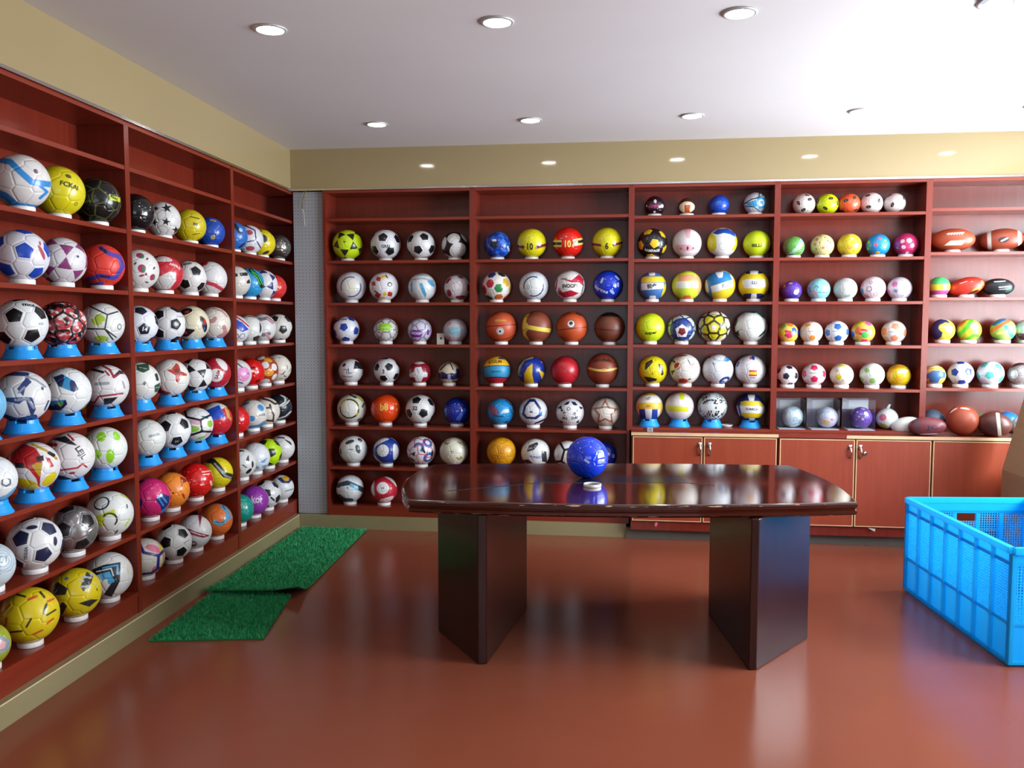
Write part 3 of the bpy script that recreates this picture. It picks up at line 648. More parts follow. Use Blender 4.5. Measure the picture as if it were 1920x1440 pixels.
ball(-20, 1056, 88, 'w', 'c6d4dc', [('8fa2b2', U(ring(.5, .2, .3, .02), ring(.5, .2, .45, .02), ring(.5, .2, .6, .02))), ('6a8090', I(reg(.5, .2, .2, 4, 40), NOT(reg(.5, .2, .14, 4, 40))))], 'pale blue football with concentric circles')
ball(64, 1023, 98, 'w', 'e0e0e0', [('242c4a', U(ell(-.05, .62, .2, .1), ell(.72, 0, .1, .18)))], 'white football with navy pentagons', P=('pent', (.54, .53), (.28, -.52), '20284a'), T=[('TEGLEA', -.28, -.35, .11, 80, '303850')])
ball(136, 992, 89, 'w', 'a8a8aa', [], 'metallic silver football with black pentagons', P=('pent', (-.37, .0), (.67, .32), '16181c'), metal=.75, rough=.25)
ball(205, 968, 86, 'w', 'dcdfdc', [('c4d032', U(poly([(-.85, .2), (-.5, -.05), (.2, .2), (.3, -.25), (.1, -.5), (-.5, -.5), (-.9, -.2)]), stroke([(.5, .8), (.8, .6)], .03), stroke([(.6, -.6), (.8, -.3)], .03))), ('dcdfdc', U(disc(-.3, .5, .26), disc(.0, -.3, .25))), ('23262a', U(I(ring(-.3, .5, .3, .035), above(60, -.35)), I(ring(.0, -.28, .3, .04), above(-40, -.25)), stroke([(.2, -.9), (.3, -.75)], .03)))], 'white football with lime swirl, black arcs', T=[('5', .72, .25, .17, 0, '303438')])
at_row(LA, 8)
ball(-27, 1198, 84, 'w', '9aa52c', [('8e9aa2', reg(.55, -.1, .42, 6, 20)), ('d8a8a8', reg(.55, -.1, .25, 5, 20))], 'olive football cut by picture edge')
ball(55, 1159, 104, 'w', 'dcc61c', [('2c2a20', U(stroke([(-.35, .78), (-.1, .66)], .035), stroke([(.38, .75), (.5, .55)], .04), stroke([(.55, .3), (.45, -.02)], .045), stroke([(-.1, -.4), (.05, -.15)], .035), stroke([(-.6, -.5), (-.25, -.52)], .035), stroke([(.55, -.1), (.85, .05)], .03), stroke([(-.85, .6), (-.7, .8)], .03))), ('d0582a', U(stroke([(.0, .55), (.25, .62)], .05), stroke([(.6, .38), (.8, .45)], .04), stroke([(-.75, -.25), (-.7, .0)], .045), stroke([(-.85, .2), (-.6, .45)], .04), stroke([(.1, -.7), (.4, -.6)], .035), stroke([(.55, -.4), (.75, -.25)], .035)))], 'yellow football with small flame marks')
ball(141, 1116, 92, 'w', 'd8c41a', [('2a2c2c', U(poly([(-.85, .35), (-.6, .5), (-.25, .2), (-.35, -.05), (-.75, 0)]), poly([(.2, .2), (.45, .78), (.7, .6), (.6, .3), (.3, -.02)]), poly([(.1, -.45), (.55, -.35), (.85, -.4), (.5, -.65)]), poly([(-.75, -.6), (-.45, -.3), (-.3, -.5), (-.5, -.85)]))), ('a8aeb2', I(camo(7, 14, .35), reg(.45, .35, .42, 4, 60))), ('3f78b0', disc(-.3, .6, .08))], 'yellow football with frayed black patches', T=[('4', .8, 0, .12, 0, '303020')])
ball(203, 1080, 87, 'w', 'dcdcda', [('20262e', U(poly([(-.65, .3), (-.2, .45), (.5, .5), (.45, -.3), (.1, -.95), (-.2, -.8), (.1, -.35), (.0, .1), (-.5, .05)]))), ('3f9ad0', U(poly([(-.35, .1), (.05, .15), (.25, -.3), (.0, -.4), (-.05, -.15), (-.25, -.2)]), stroke([(-.2, .33), (.38, .38), (.35, .0)], .035))), ('d0d0b0', ell(.8, .15, .1, .22)), ('dcdcda', stroke([(-.45, .2), (.12, .27), (.2, -.05)], .025))], 'white football with black blue angular chevron')

# ------------------------------------------------------------------ left wall, middle bay
LB = Bay('middle left bay', 'L', ZL)
at_row(LB, 2)
ball(252, 396, 72, 'w', '121316', [], 'glossy plain black football', rough=.15, coat=.6)
ball(304, 410, 67, 'w', 'd2d0ce', [('1a1a1c', U(star5(.25, .65, .32, 100, .35), star5(.2, -.1, .28, 80, .35), star5(.72, -.55, .26, 95, .35), star5(-.42, -.15, .26, 70, .35), star5(-.3, .6, .2, 90, .35))), ('a8a4a2', U(ring(-.1, .3, .3, .03), ring(.0, -.6, .3, .03)))], 'white football with small black stars')
ball(354, 420, 63, 'w', 'c8b61a', [('3a3412', U(stroke([(.1, .55), (.6, .45)], .03), ell(.45, -.85, .4, .12, 20), stroke([(.2, -.5), (.6, -.4)], .025)))], 'yellow football with dark writing', T=[('IlIIl', .35, .12, .16, -8, '3a3412')])
ball(393, 435, 56, 'w', '1846a8', [('a08c50', U(disc(.2, -.35, .16), stroke([(.1, .8), (.4, .75)], .06)))], 'plain blue football with gold crest')
at_row(LB, 3)
ball(258, 508, 77, 'w', 'dcdad8', [('a82850', U(disc(.14, .7, .19), disc(.2, .07, .2), disc(.67, -.35, .17), stroke([(.1, -.3), (.4, -.2)], .05))), ('2f7a56', U(ell(.22, .66, .09, .14), ell(.27, .02, .09, .16), ell(.73, -.38, .07, .13))), ('3a3a3e', U(ell(.45, .55, .12, .05, 50), ell(.75, .1, .12, .05, 30), ell(-.1, .3, .1, .05, 60), ell(.4, -.6, .12, .05, -40)))], 'white football with red green tribal discs')
ball(307, 514, 70, 'w', 'c42a38', [('d8d4d2', U(ell(-.05, .8, .5, .24), poly([(-.55, -.35), (.3, .12), (.6, .05), (.62, -.35), (.3, -.8), (-.3, -.85), (-.7, -.7)])))], 'red football with white panels', T=[('ARNUS', .6, .42, .16, -5, 'e4dcdc')])
ball(355, 522, 63, 'w', 'dddbd9', [('70757a', stroke([(-.3, .75), (.1, .85)], .06))], 'white football with black pentagons', P=('pent', (.4, .39), (-.29, -.42), BK))
ball(393, 522, 64, 'w', 'd8d6d6', [('b83c4a', U(stroke([(-.2, -.22), (.25, -.35), (.75, -.65)], .13), stroke([(-.6, .75), (-.2, .9)], .12))), ('e0c4c8', U(stroke([(-.1, -.12), (.35, -.25), (.85, -.6)], .035), stroke([(.1, -.5), (.5, -.7)], .03)))], 'white football with red slash')
at_row(LB, 4)
ball(259, 609, 72, 'b', 'dee2ea', [], 'white football numbered fourteen on black pentagon', P=('pent', (.3, -.24), (.15, .75), '1c2230'), T=[('14', .3, -.24, .22, -12, 'e8e8f0', 1, 1.012)])
ball(313, 609, 68, 'b', 'e0e0e0', [('a8b0b8', stroke([(.5, .45), (.85, .42)], .04))], 'white football, dark crest on black pentagon', P=('pent', (.46, .01), (-.55, .59), '1a1e28'), T=[('5', .46, .01, .2, 10, 'c8ccd4', 1, 1.012)])
ball(358, 608, 67, 'b', 'dcd4b8', [('201c20', U(ell(-.25, .7, .35, .25, 20), ell(.72, -.05, .2, .5, 15), poly([(-.7, -.2), (.25, -.35), (-.2, -.75), (-.6, -.7)]))), ('b03030', U(ell(-.2, .65, .15, .1), ell(.75, .1, .1, .2), ell(-.35, -.5, .18, .1))), ('2f5fa8', U(ell(-.5, -.4, .12, .14), ell(.7, -.3, .08, .12)))], 'cream football with tattered dark patches')
ball(402, 607, 63, 'b', 'd8d2c6', [('b88080', U(stroke([(-.5, .1), (.0, .15), (.1, .3)], .12), stroke([(.3, -.8), (.7, -.6), (.6, -.2)], .12), stroke([(.0, .9), (.5, .75), (.8, .4)], .04))), ('c8a860', ell(-.1, -.85, .2, .08))], 'cream football with faded red ribbons')
at_row(LB, 5)
ball(261, 716, 75, 'b', 'dfe0dc', [('2f5040', U(poly([(-.1, .85), (.45, .95), (.5, .6), (.2, .45), (-.1, .6)]), poly([(.7, -.2), (.98, -.05), (.95, -.5), (.7, -.55)]))), ('9ab0a4', U(stroke([(0, .75), (.35, .65)], .02), stroke([(.75, -.3), (.95, -.3)], .02))), ('2a3230', stroke([(.8, .35), (.85, .1)], .07))], 'white football with dark green hatched patches', T=[('IlIl', .25, -.08, .13, 55, '3a4240')])
ball(318, 711, 71, 'b', 'e2dfda', [('b03a30', U(poly([(-.15, .42), (.1, .45), (.35, .78), (.5, .65), (.55, .35), (.85, .2), (.88, .08), (.6, .1), (.45, -.25), (.3, -.22), (.3, .12)]), poly([(-.65, -.75), (-.5, -.35), (-.35, -.65), (.1, -.8), (-.2, -.95)]))), ('7a2020', U(poly([(.2, .4), (.42, .5), (.6, .25), (.4, .15)]), ell(-.4, -.75, .2, .1)))], 'white football with jagged red star')
ball(365, 705, 64, 'b', 'dedddb', [], 'white football with black triangle panels', P=('tri', (-.05, -.25), (.2, .62), '1c1e24'))
ball(402, 701, 60, 'b', 'b42234', [('dcd8d8', U(ell(.5, .62, .32, .5, 35), ell(.12, -.15, .42, .42), ell(.6, -.8, .4, .15, 20))), ], 'red football with white oval panels', T=[('SAIM', .2, -.1, .2, 70, '8c2834')])
at_row(LB, 6)
ball(274, 827, 71, 'b', 'd8dad6', [], 'plain white football', T=[('BINGER', .42, .12, .13, 12, '888c90')])
ball(322, 812, 70, 'b', 'e0e2e2', [], 'white football with printed black pentagons', P=('pent', (-.34, .25), (.25, -.6), '1a1c22'), T=[('FC', .25, -.6, .13, 8, '9aa0a8', 1, 1.012)])
ball(366, 800, 66, 'b', 'dfe0e0', [('8cc040', U(ell(-.15, -.25, .38, .18), ell(.82, .02, .25, .2), ell(.3, -.78, .3, .12))), ('d8a8bc', U(ell(.05, .15, .3, .15, -15), ell(.7, -.5, .25, .15, 30))), ('3c8a98', U(ell(-.4, -.3, .1, .18), ell(.55, .4, .25, .08))), ('14161a', U(stroke([(-.55, .85), (-.45, .45), (.28, .25), (.9, .55)], .06), stroke([(-.45, -.65), (.35, -.4), (.95, -.45)], .06), stroke([(.3, .25), (.35, -.4)], .05)))], 'white football with black lines, green flashes')
ball(403, 790, 64, 'b', 'c02030', [('dcdada', above(20, .42)), ('1f48b4', poly([(-.55, .5), (.25, .85), (.62, .1), (-.05, -.05), (-.4, .1)])), ('c89a58', U(ell(.72, .4, .16, .4, 15), ell(.88, .0, .1, .12)))], 'red football with blue flag patch')
at_row(LB, 7)
ball(280, 939, 76, 'w', 'cc2a70', [('20306c', U(poly([(.26, -.1), (.55, .2), (.95, .0), (.9, -.35), (.55, -.75), (.5, -.45)]), ell(-.45, .78, .3, .12), ell(-.42, -.2, .12, .2))), ('3f8ad0', U(stroke([(.4, .0), (.65, -.45)], .035), stroke([(.55, .08), (.8, -.3)], .035), stroke([(.55, -.75), (.75, -.6)], .06)))], 'hot pink football with navy patch', rough=.2, coat=.5)
ball(320, 921, 69, 'w', 'e8862c', [('8c2820', U(poly([(-.5, .55), (-.3, .5), (.1, -.1), (-.1, .0)]), poly([(.5, .75), (.7, .65), (.9, .45), (.62, .35), (.55, .0)]), poly([(-.2, -.1), (.05, -.3), (-.1, -.8)]), poly([(.55, -.1), (.7, -.3), (.75, -.6), (.6, -.4)]))), ('d8a070', U(poly([(-.4, .42), (-.28, .4), (-.1, .08)]), poly([(.55, .6), (.65, .5), (.58, .2)]))), ('2c1a1c', U(disc(.12, -.16, .06), disc(.52, -.06, .05)))], 'orange football with dark red arrowheads')
ball(365, 903, 67, 'w', 'd41c1a', [('e8c4c0', U(spots(5, 90, .015, .028), stroke([(.4, .45), (.85, .5)], .03), stroke([(.45, .3), (.8, .33)], .03), ell(.4, -.25, .12, .06), stroke([(.85, -.1), (.9, -.3)], .05)))], 'bright red football with white specks', rough=.2, coat=.5)
ball(406, 888, 60, 'w', 'd8c81c', [('202022', stroke([(-.6, .85), (-.2, .75), (.1, .4), (.45, -.12), (.95, -.3)], .17)), ('8a8e90', stroke([(-.1, .6), (.15, .28), (.5, -.2), (.85, -.35)], .06))], 'yellow football with curved black stripe')
at_row(LB, 8)
ball(271, 1041, 72, 'w', 'd8d4c8', [('e07898', U(ell(.45, .42, .4, .22, -15), ell(.5, -.65, .2, .2))), ('d8c848', U(ell(.82, .45, .18, .4, 10), ell(.85, -.5, .14, .3))), ('e08848', U(ell(.75, .62, .2, .1, -40), ell(.92, -.1, .1, .3))), ('262c78', U(stroke([(-.3, .95), (-.05, .25), (.68, .02), (.95, .25)], .075), stroke([(.68, .02), (.62, -.6), (.8, -.7)], .07), stroke([(-.3, -.85), (.3, -.85), (.62, -.65)], .06)))], 'cream football with purple lattice, rainbow patches')
ball(325, 1020, 68, 'w', 'e0e0de', [('90959a', stroke([(.55, -.1), (.8, .05)], .025))], 'white football with crisp black pentagons', P=('pent', (-.4, .03), (.54, .47), BK))
ball(364, 996, 64, 'w', 'dedcdc', [('8c1c38', U(poly([(-.5, .3), (.1, .0), (.9, -.3), (.5, -.4), (-.2, -.15)]), poly([(.24, .95), (.46, .9), (.32, .19)]))), ('e8c8cc', stroke([(-.2, .05), (.2, -.15), (.6, -.28)], .035)), ('34343a', I(disc(-.08, -.7, .22), NOT(disc(-.04, -.68, .1))))], 'white football with maroon spikes')
ball(404, 974, 63, 'w', 'e07030', [('56a0c8', U(stroke([(.4, .82), (.75, .4), (.6, -.05), (.25, -.25), (-.05, -.1)], .12), stroke([(.6, .0), (.95, .1)], .07))), ('e07030', U(disc(.3, .12, .25), disc(.75, .62, .14))), ('3a4658', U(I(ring(.28, .1, .29, .025), above(180, .05)), stroke([(.42, .85), (.55, .6)], .03)))], 'orange football with blue swirl')

# ------------------------------------------------------------------ left wall, far bay
LC = Bay('far left bay', 'L', ZL)
at_row(LC, 2)
ball(436, 444, 56, 'w', '2a68b8', [('1a2438', U(stroke([(.1, .8), (.5, .3)], .12), ell(.6, -.6, .3, .12, 20))), ('9ac0e0', disc(.55, .45, .15))], 'mid blue football half hidden by post', name='football')
ball(466, 448, 55, 'w', 'd6d6da', [('b04858', U(ell(.05, .5, .25, .2), ell(.1, -.6, .3, .2))), ('26305c', U(stroke([(-.2, .95), (.43, .65), (.5, 0), (.8, -.55)], .045), stroke([(.5, 0), (-.1, -.15)], .04), stroke([(-.4, -.4), (-.1, -.15)], .04)))], 'white football with navy seams, red blots')
ball(490, 452, 52, 'w', 'd8c414', [('24304c', U(ell(.2, .35, .22, .3, 20), ell(.3, -.7, .28, .15, 30), ell(.7, .7, .25, .1, -30), ell(-.2, .85, .3, .1)))], 'yellow football with navy blots')
ball(521, 458, 49, 'w', '8c8884', [], 'shiny metallic silver football', metal=.9, rough=.22)
at_row(LC, 3)
ball(440, 530, 59, 'w', 'd0ccc4', [('2a2826', U(poly([(.3, .55), (.8, .6), (.82, .38), (.35, .35)]), poly([(.72, .0), (.9, .18), (.98, -.1), (.75, -.12)]), poly([(0, .5), (.18, .52), (.2, .3), (0, .3)])))], 'off-white football with black brick patches')
ball(466, 531, 57, 'w', '2a92cc', [('14181c', U(stroke([(.15, .85), (.6, .4), (.85, -.2)], .14), ell(.5, -.85, .4, .1))), ('36b048', U(stroke([(.15, .88), (.65, .45), (.9, -.1)], .035), stroke([(.2, .72), (.55, .35), (.75, -.1)], .03)))], 'sky blue football with green claw stripes')
ball(493, 533, 55, 'w', 'dcdadc', [], 'white football with navy triangle panels', P=('tri', (.15, .4), (.2, -.65), '2a3270'))
ball(513, 537, 48, 'w', 'd42c2c', [], 'plain red football in shade')
at_row(LC, 4)
ball(440, 618, 54, 'w', 'd8d8dc', [('2a48b0', U(poly([(-.1, .8), (.5, .5), (.95, .0), (.5, -.2), (.1, .1)]), stroke([(-.5, .3), (.1, .1)], .08))), ('b82c34', stroke([(.0, .95), (.5, .62), (.95, .2)], .05)), ('6a6e78', U(ring(.0, -.5, .25, .03), ring(.5, -.5, .2, .03)))], 'white football with blue red shards')
ball(466, 617, 52, 'w', 'd6d6d4', [('2c302e', U(poly([(.3, -.6), (.7, -.45), (.9, -.6), (.6, -.9), (.3, -.85)]), ell(.85, .1, .12, .4), ell(.2, .9, .3, .08)))], 'white football with charcoal facets')
ball(491, 616, 53, 'w', 'd4d2d2', [('787674', U(stroke([(-.5, .2), (-.2, .6), (.4, .7), (.75, .4)], .12), stroke([(-.4, -.35), (.1, -.5), (.5, -.4)], .12))), ('c8909c', U(stroke([(.4, .68), (.8, .35)], .07), stroke([(.3, -.45), (.55, -.85)], .1)))], 'white football with grey pink loops')
ball(522, 615, 51, 'w', 'd6d3cc', [], 'white football with black pentagons', P=('pent', (.35, -.14), (-.26, .64), '24262a'))
at_row(LC, 5)
ball(443, 700, 57, 'w', 'd8d6da', [('d890c0', ell(.5, .0, .5, .5)), ('26262c', U(disc(.75, .05, .06), stroke([(.1, .7), (.4, .45)], .04), stroke([(.0, -.5), (.4, -.6)], .04)))], 'white and pink football')
ball(469, 698, 54, 'w', 'd01616', [('2a1416', U(stroke([(-.2, .3), (.3, .35)], .06), ell(.5, -.6, .2, .1), ell(-.3, -.7, .2, .08))), ('e8d8d8', U(ell(.15, .1, .16, .08), disc(.45, .25, .08)))], 'glossy red football with white blots', rough=.18, coat=.5)
ball(495, 694, 54, 'w', 'a03a22', [('d8942c', U(ell(.3, .7, .3, .2), ell(.35, -.2, .35, .25))), ('dcdad6', U(disc(-.2, .88, .28), disc(.1, .36, .26), disc(.72, .2, .26), disc(.72, -.5, .26), disc(.1, -.82, .3), disc(-.5, -.2, .3)))], 'rust and gold football with white discs')
ball(520, 690, 52, 'w', 'd8d2c6', [('30201e', dashes(12, 60, .13, .028))], 'cream football with zebra scribbles')
at_row(LC, 6)
ball(441, 785, 55, 'w', 'cc1a20', [], 'glossy plain red football', rough=.18, coat=.5)
ball(473, 775, 56, 'w', 'd8d4cc', [('3f8ac8', U(ell(-.4, .75, .25, .15), ell(.57, .45, .25, .25), ell(-.05, -.28, .22, .2), stroke([(-.2, -.85), (.4, -.8), (.8, -.55)], .1)))], 'white football with light blue blots', T=[('EOOS', .65, -.05, .14, 0, '4a5a68')])
ball(498, 768, 53, 'w', 'd8d2c8', [('4a302a', U(stroke([(-.2, .9), (.3, .75), (.65, .5), (.85, .55)], .07), stroke([(-.1, .2), (.35, .25), (.3, .45)], .07), stroke([(.35, .2), (.55, -.3), (.5, -.75)], .06), stroke([(.0, -.65), (.4, -.7)], .07)))], 'cream football with brown angular lines')
ball(522, 765, 51, 'w', '1c222c', [('c8ccc8', U(stroke([(.2, .95), (.5, .75), (.5, .4), (.1, .15)], .06), stroke([(.85, .6), (.6, .3), (.2, .1)], .05), stroke([(.0, -.8), (.5, -.65), (.9, -.3)], .05))), ('7a8480', stroke([(.65, .75), (.55, .35), (.15, .05)], .04))], 'black football with white curved stripes')
at_row(LC, 7)
ball(452, 871, 56, 'w', 'dcdcda', [('1e2024', U(ell(-.1, .85, .35, .12), poly([(.3, .2), (.5, .6), (.55, .1)]), ell(.5, -.55, .25, .15, 40), ell(.75, -.1, .1, .25), stroke([(.1, -.1), (.35, -.3)], .04))), ('d88a50', ell(-.2, -.45, .2, .14))], 'white football with black splinters')
ball(478, 860, 56, 'w', 'dcdee2', [('6aa4d4', U(poly([(.3, -.35), (.85, .0), (.6, -.4)]), poly([(.0, -.5), (.3, -.7), (.1, -.85)]), poly([(.4, -.6), (.8, -.5), (.6, -.85)])))], 'white football with pale blue triangles')
ball(502, 848, 53, 'w', 'b8e018', [], 'lime football with black pentagons', P=('pent', (.27, .0), (-.3, .74), '20261c'))
ball(528, 840, 49, 'w', 'dad8d8', [('2a2a2e', U(stroke([(-.3, .8), (.2, .75)], .05), poly([(.1, .75), (.7, .4), (.8, .1), (.4, .45)]), stroke([(-.6, .6), (-.3, .4)], .05)))], 'white football with black slash marks')
at_row(LC, 8)
ball(447, 951, 57, 'w', '189484', [('58b8a8', U(ring(.35, .2, .2, .025), ring(.5, -.2, .15, .025), stroke([(.1, .6), (.5, .55)], .03)))], 'teal football with faint outlines', rough=.2, coat=.4)
ball(475, 939, 57, 'w', '9438a4', [], 'purple football with outlined lettering', T=[('koi', .2, .05, .5, 0, 'd8b8dc', .8)], rough=.2, coat=.4)
ball(500, 928, 53, 'w', 'dedede', [('3a3c40', stroke([(.3, -.25), (.5, -.45)], .07))], 'white football with few black pentagons', P=('pent', (.8, -.38), (.43, .86), '22242c'))
ball(527, 916, 48, 'w', 'dcdedf', [('22306c', poly([(-.3, .75), (.1, .35), (.6, .3), (.9, .6), (.5, .9)])), ('d0a020', poly([(.05, .75), (.3, .5), (.6, .5), (.65, .75), (.3, .95)])), ('b85028', ell(-.45, .8, .3, .15)), ('8a9098', stroke([(.3, -.3), (.9, -.15)], .05))], 'white football with navy gold crown')

# ------------------------------------------------------------------ back wall, first bay
B1 = Bay('first back bay', 'B', ZB)
at_row(B1, 2)
ball(651.7, 460, 57, 'w', 'c0dc1c', [], 'lime football with black triangle panels', P=('tri', (-.18, .17), (.64, .29), '22261e'), T=[('IlIIl', -.2, .2, .09, 0, '30361a')])
ball(723, 459.7, 57, 'w', 'd8d8de', [], 'white football, lettering between black pentagons', P=('pent', (-.18, .49), (.29, -.42), BK), T=[('GRN', .0, -.12, .2, 0, '4a4c56')])
ball(789.5, 461, 54, 'w', 'd6d6d8', [], 'white football with sporadic black pentagons', P=('pent', (.24, .6), (-.2, -.28), BK), T=[('SNOX', .35, -.84, .17, -18, '1a1a1c')])
ball(853, 462, 51, 'w', '1a1a1c', [('d4d2d2', U(disc(-.1, .6, .5), disc(.27, -.43, .68), disc(-.92, .2, .5), disc(.75, .62, .42), disc(-.5, -.85, .4)))], 'black football with white round panels')
at_row(B1, 3)
ball(659, 537, 56, 'w', 'cfcfd6', [('243a78', I(ring(-.05, -.03, .72, .045), U(above(45, .25), above(225, .25)))), ('d8d6cc', disc(-.05, -.03, .6))], 'silver-white football with navy arc pair')
ball(720, 537.5, 55, 'w', 'dcdae0', [('b03024', U(reg(-.36, .52, .2, 4, 20), reg(-.72, .2, .2, 4, 60), reg(-.42, -.58, .24, 4, 10), reg(.4, -.5, .22, 4, 30))), ('d8b428', U(ell(-.05, .68, .22, .12, 20), ell(-.76, -.12, .12, .12), ell(.05, -.5, .12, .16), ell(-.1, -.75, .2, .1))), ('2e3028', U(ell(-.55, -.35, .2, .06, -15), stroke([(.12, .8), (.25, .6)], .04), I(ring(.4, .15, .14, .04), above(-60, -.2))))], 'white football with red gold patches')
ball(791.7, 539, 53, 'w', 'd2d6d8', [('4a98c0', U(ell(-.78, .0, .14, .4), poly([(-.2, .25), (.0, .3), (.3, -.5), (.2, -.75), (-.05, -.3)]), ell(.66, .3, .35, .2, -20))), ('9aa8ac', U(stroke([(-.8, .5), (0, .62), (.8, .45)], .05), ell(.0, .88, .4, .12)))], 'pearl football with light blue patches')
ball(857.5, 540, 50, 'w', 'd4ccd0', [('8c2a3c', U(ell(.24, .83, .25, .15, -40), ell(-.7, .55, .3, .2, 30), ell(-.65, -.4, .25, .3), ell(.25, -.72, .4, .2, -15), ell(.85, .0, .2, .3))), ('6a4a54', I(reg(-.12, .1, .4, 5), NOT(reg(-.12, .1, .35, 5))))], 'pinkish football with maroon patches')
at_row(B1, 4)
ball(649.5, 618, 49, 'w', 'd8dae2', [('7a8294', stroke([(-.35, .75), (.0, .78)], .07))], 'white football with royal blue pentagons', P=('pent', (-.2, .19), (.73, -.1), '1c3c98'))
def belt(u, v): return poly([(u-.6, v), (u-.35, v+.3), (u+.3, v+.3), (u+.6, v), (u+.3, v-.3), (u-.35, v-.3)])
ball(723.7, 621.7, 46.5, 'w', 'c8ccca', [('8a7a80', seams((.0, -.5), (.5, .3), .035)), ('a06068', U(stroke([(-.75, .55), (-.3, .75)], .04), stroke([(.4, .75), (.85, .4)], .04), stroke([(-.7, -.1), (-.3, -.25)], .04))), ('8cc82a', belt(-.05, .26)), ('7a9a3a', ell(.92, .15, .12, .2))], 'pale football with lime belt panel', T=[('snoopy', -.05, .26, .16, 0, 'c8e09a')])
ball(787, 620, 46, 'w', 'c8c4d4', [('8a84a0', seams((.1, .4), (.6, -.2), .035)), ('782a9c', U(belt(-.28, -.25), ell(.68, -.15, .14, .24), ell(-.25, -.85, .2, .1)))], 'lilac football with purple belt panel', T=[('SNOOPY', -.26, -.25, .22, 0, 'ece4f0', .9)])
ball(853.7, 621, 46, 'w', 'c0bcc4', [('c8949c', U(poly([(-.8, .3), (-.2, .62), (-.5, .75)]), poly([(.2, .62), (.85, .3), (.6, .65)]), poly([(-.75, -.4), (-.3, -.6), (-.6, -.75)]), poly([(.4, -.55), (.8, -.4), (.6, -.7)]))), ('8ca4b8', U(ell(-.9, .0, .12, .3), ell(.93, .0, .1, .3))), ('7cb4c8', belt(0, -.02))], 'grey-pink football with pale blue belt', T=[('SNOOPY', 0, -.02, .17, 0, 'a8ccd8', .9)])
at_row(B1, 5)
ball(658, 697.5, 46, 'w', 'd4d4d6', [('1c1c22', U(poly([(.2, .15), (.35, .85), (.95, .6), (.98, .1), (.6, .2)]), ell(-.55, .5, .18, .14, 30))), ('5a5c62', U(stroke([(-.6, .1), (-.3, .15), (-.35, -.2)], .02), stroke([(-.2, .2), (-.2, -.2), (.1, -.15)], .02), stroke([(-.7, -.4), (-.1, -.5), (.1, -.45)], .02)))], 'white football with black cap, fine sketching')
ball(725, 696.7, 48.5, 'w', 'd6d6da', [], 'white football numbered three', P=('pent', (.2, .3), (-.24, -.59), BK), T=[('3', -.25, -.08, .3, 0, '3a3c44')])
ball(786.7, 698, 43, 'w', '8a1a2a', [('d2d2d4', U(poly([(-.9, -.1), (-.5, .05), (-.38, .45), (.15, .5), (.3, .02), (.7, -.02), (.68, -.4), (.3, -.42), (.15, -.8), (-.35, -.8), (-.45, -.42), (-.88, -.4)]), poly([(-.6, .8), (-.1, .72), (.5, .8), (.2, .97), (-.2, .97)]))), ('9aa0a8', stroke([(-.15, .25), (-.05, .0)], .05))], 'maroon football with white cross panel')
ball(842.5, 701, 42, 'w', 'c8bca4', [('1e2050', poly([(-1, .02), (-.6, .12), (-.2, -.08), (.25, .02), (.6, -.05), (.62, .4), (.95, .4), (.97, -.4), (.4, -.62), (-.2, -.55), (-.97, -.5)])), ('2a2420', U(stroke([(-.8, .3), (-.3, .8)], .06), stroke([(.1, .9), (.35, .3)], .05), stroke([(-.2, .85), (.1, .9)], .04), stroke([(.3, -.7), (.6, -.8)], .06))), ('8a90b4', poly([(-.15, -.1), (.12, -.1), (.12, -.6), (-.15, -.6)]))], 'cream football with navy zigzag belt')
at_row(B1, 6)
ball(659.5, 767.5, 55, 'w', 'd8d8d0', [('b0ac24', I(ring(-.2, -.02, .72, .07), U(above(0, .0), above(-90, .2)))), ('24262e', U(I(ring(-.2, -.02, .68, .05), above(-50, .1)), I(ring(-.2, -.02, .68, .06), above(150, .25)), stroke([(-.1, .95), (.3, .75)], .06))), ('b8bc3c', stroke([(.3, .9), (.75, .5)], .06)), ('50545c', U(stroke([(.72, .1), (.85, .35)], .06), stroke([(.4, -.8), (.6, -.7)], .06)))], 'white football with black yellow oval')
ball(722.8, 768, 56, 'w', 'dc4414', [], 'orange-red football with yellow lettering', T=[('b8', -.1, .1, .5, 0, 'e0b048', .85), ('A', .7, .3, .14, 0, 'f0c080'), ('o', .75, -.05, .2, 0, 'd8c040')], rough=.2, coat=.5)
ball(788, 768, 56, 'w', 'd8d8d8', [], 'white football numbered thirty-two', P=('pent', (-.26, .64), (.19, -.21), BK), T=[('32', -.36, .06, .26, 0, '3a3c44')])
ball(856.7, 771, 52, 'w', '102a90', [('3a5cc0', U(poly([(-.1, -.6), (.5, .2), (.7, .1), (.2, -.75)]), stroke([(-.95, -.2), (-.8, -.6), (-.4, -.9)], .03)))], 'dark glossy blue football', rough=.15, coat=.6)
at_row(B1, 7)
ball(662.5, 844.6, 53, 'w', 'd4d6d6', [('343a3c', U(ell(-.26, .56, .34, .16, 15), ell(.48, .69, .18, .2), ell(.33, .03, .18, .32, 15), ell(-.89, -.13, .12, .22), ell(.0, -.95, .3, .05))), ('d4d6d6', dashes(3, 60, .06, .02)), ('404448', stroke([(-.3, .02), (.0, .0)], .03))], 'white football with frayed dark patches')
ball(724.5, 844.6, 52, 'w', '1c3a90', [('d6d6d8', U(disc(-.28, .0, .46), ell(.72, -.13, .3, .6), ell(-.42, .72, .6, .25, 20), ell(-.65, -.68, .5, .2, -40), ell(.55, .85, .3, .1)))], 'royal blue football with white lobes', T=[('5', -.28, -.05, .12, 0, '404a70')])
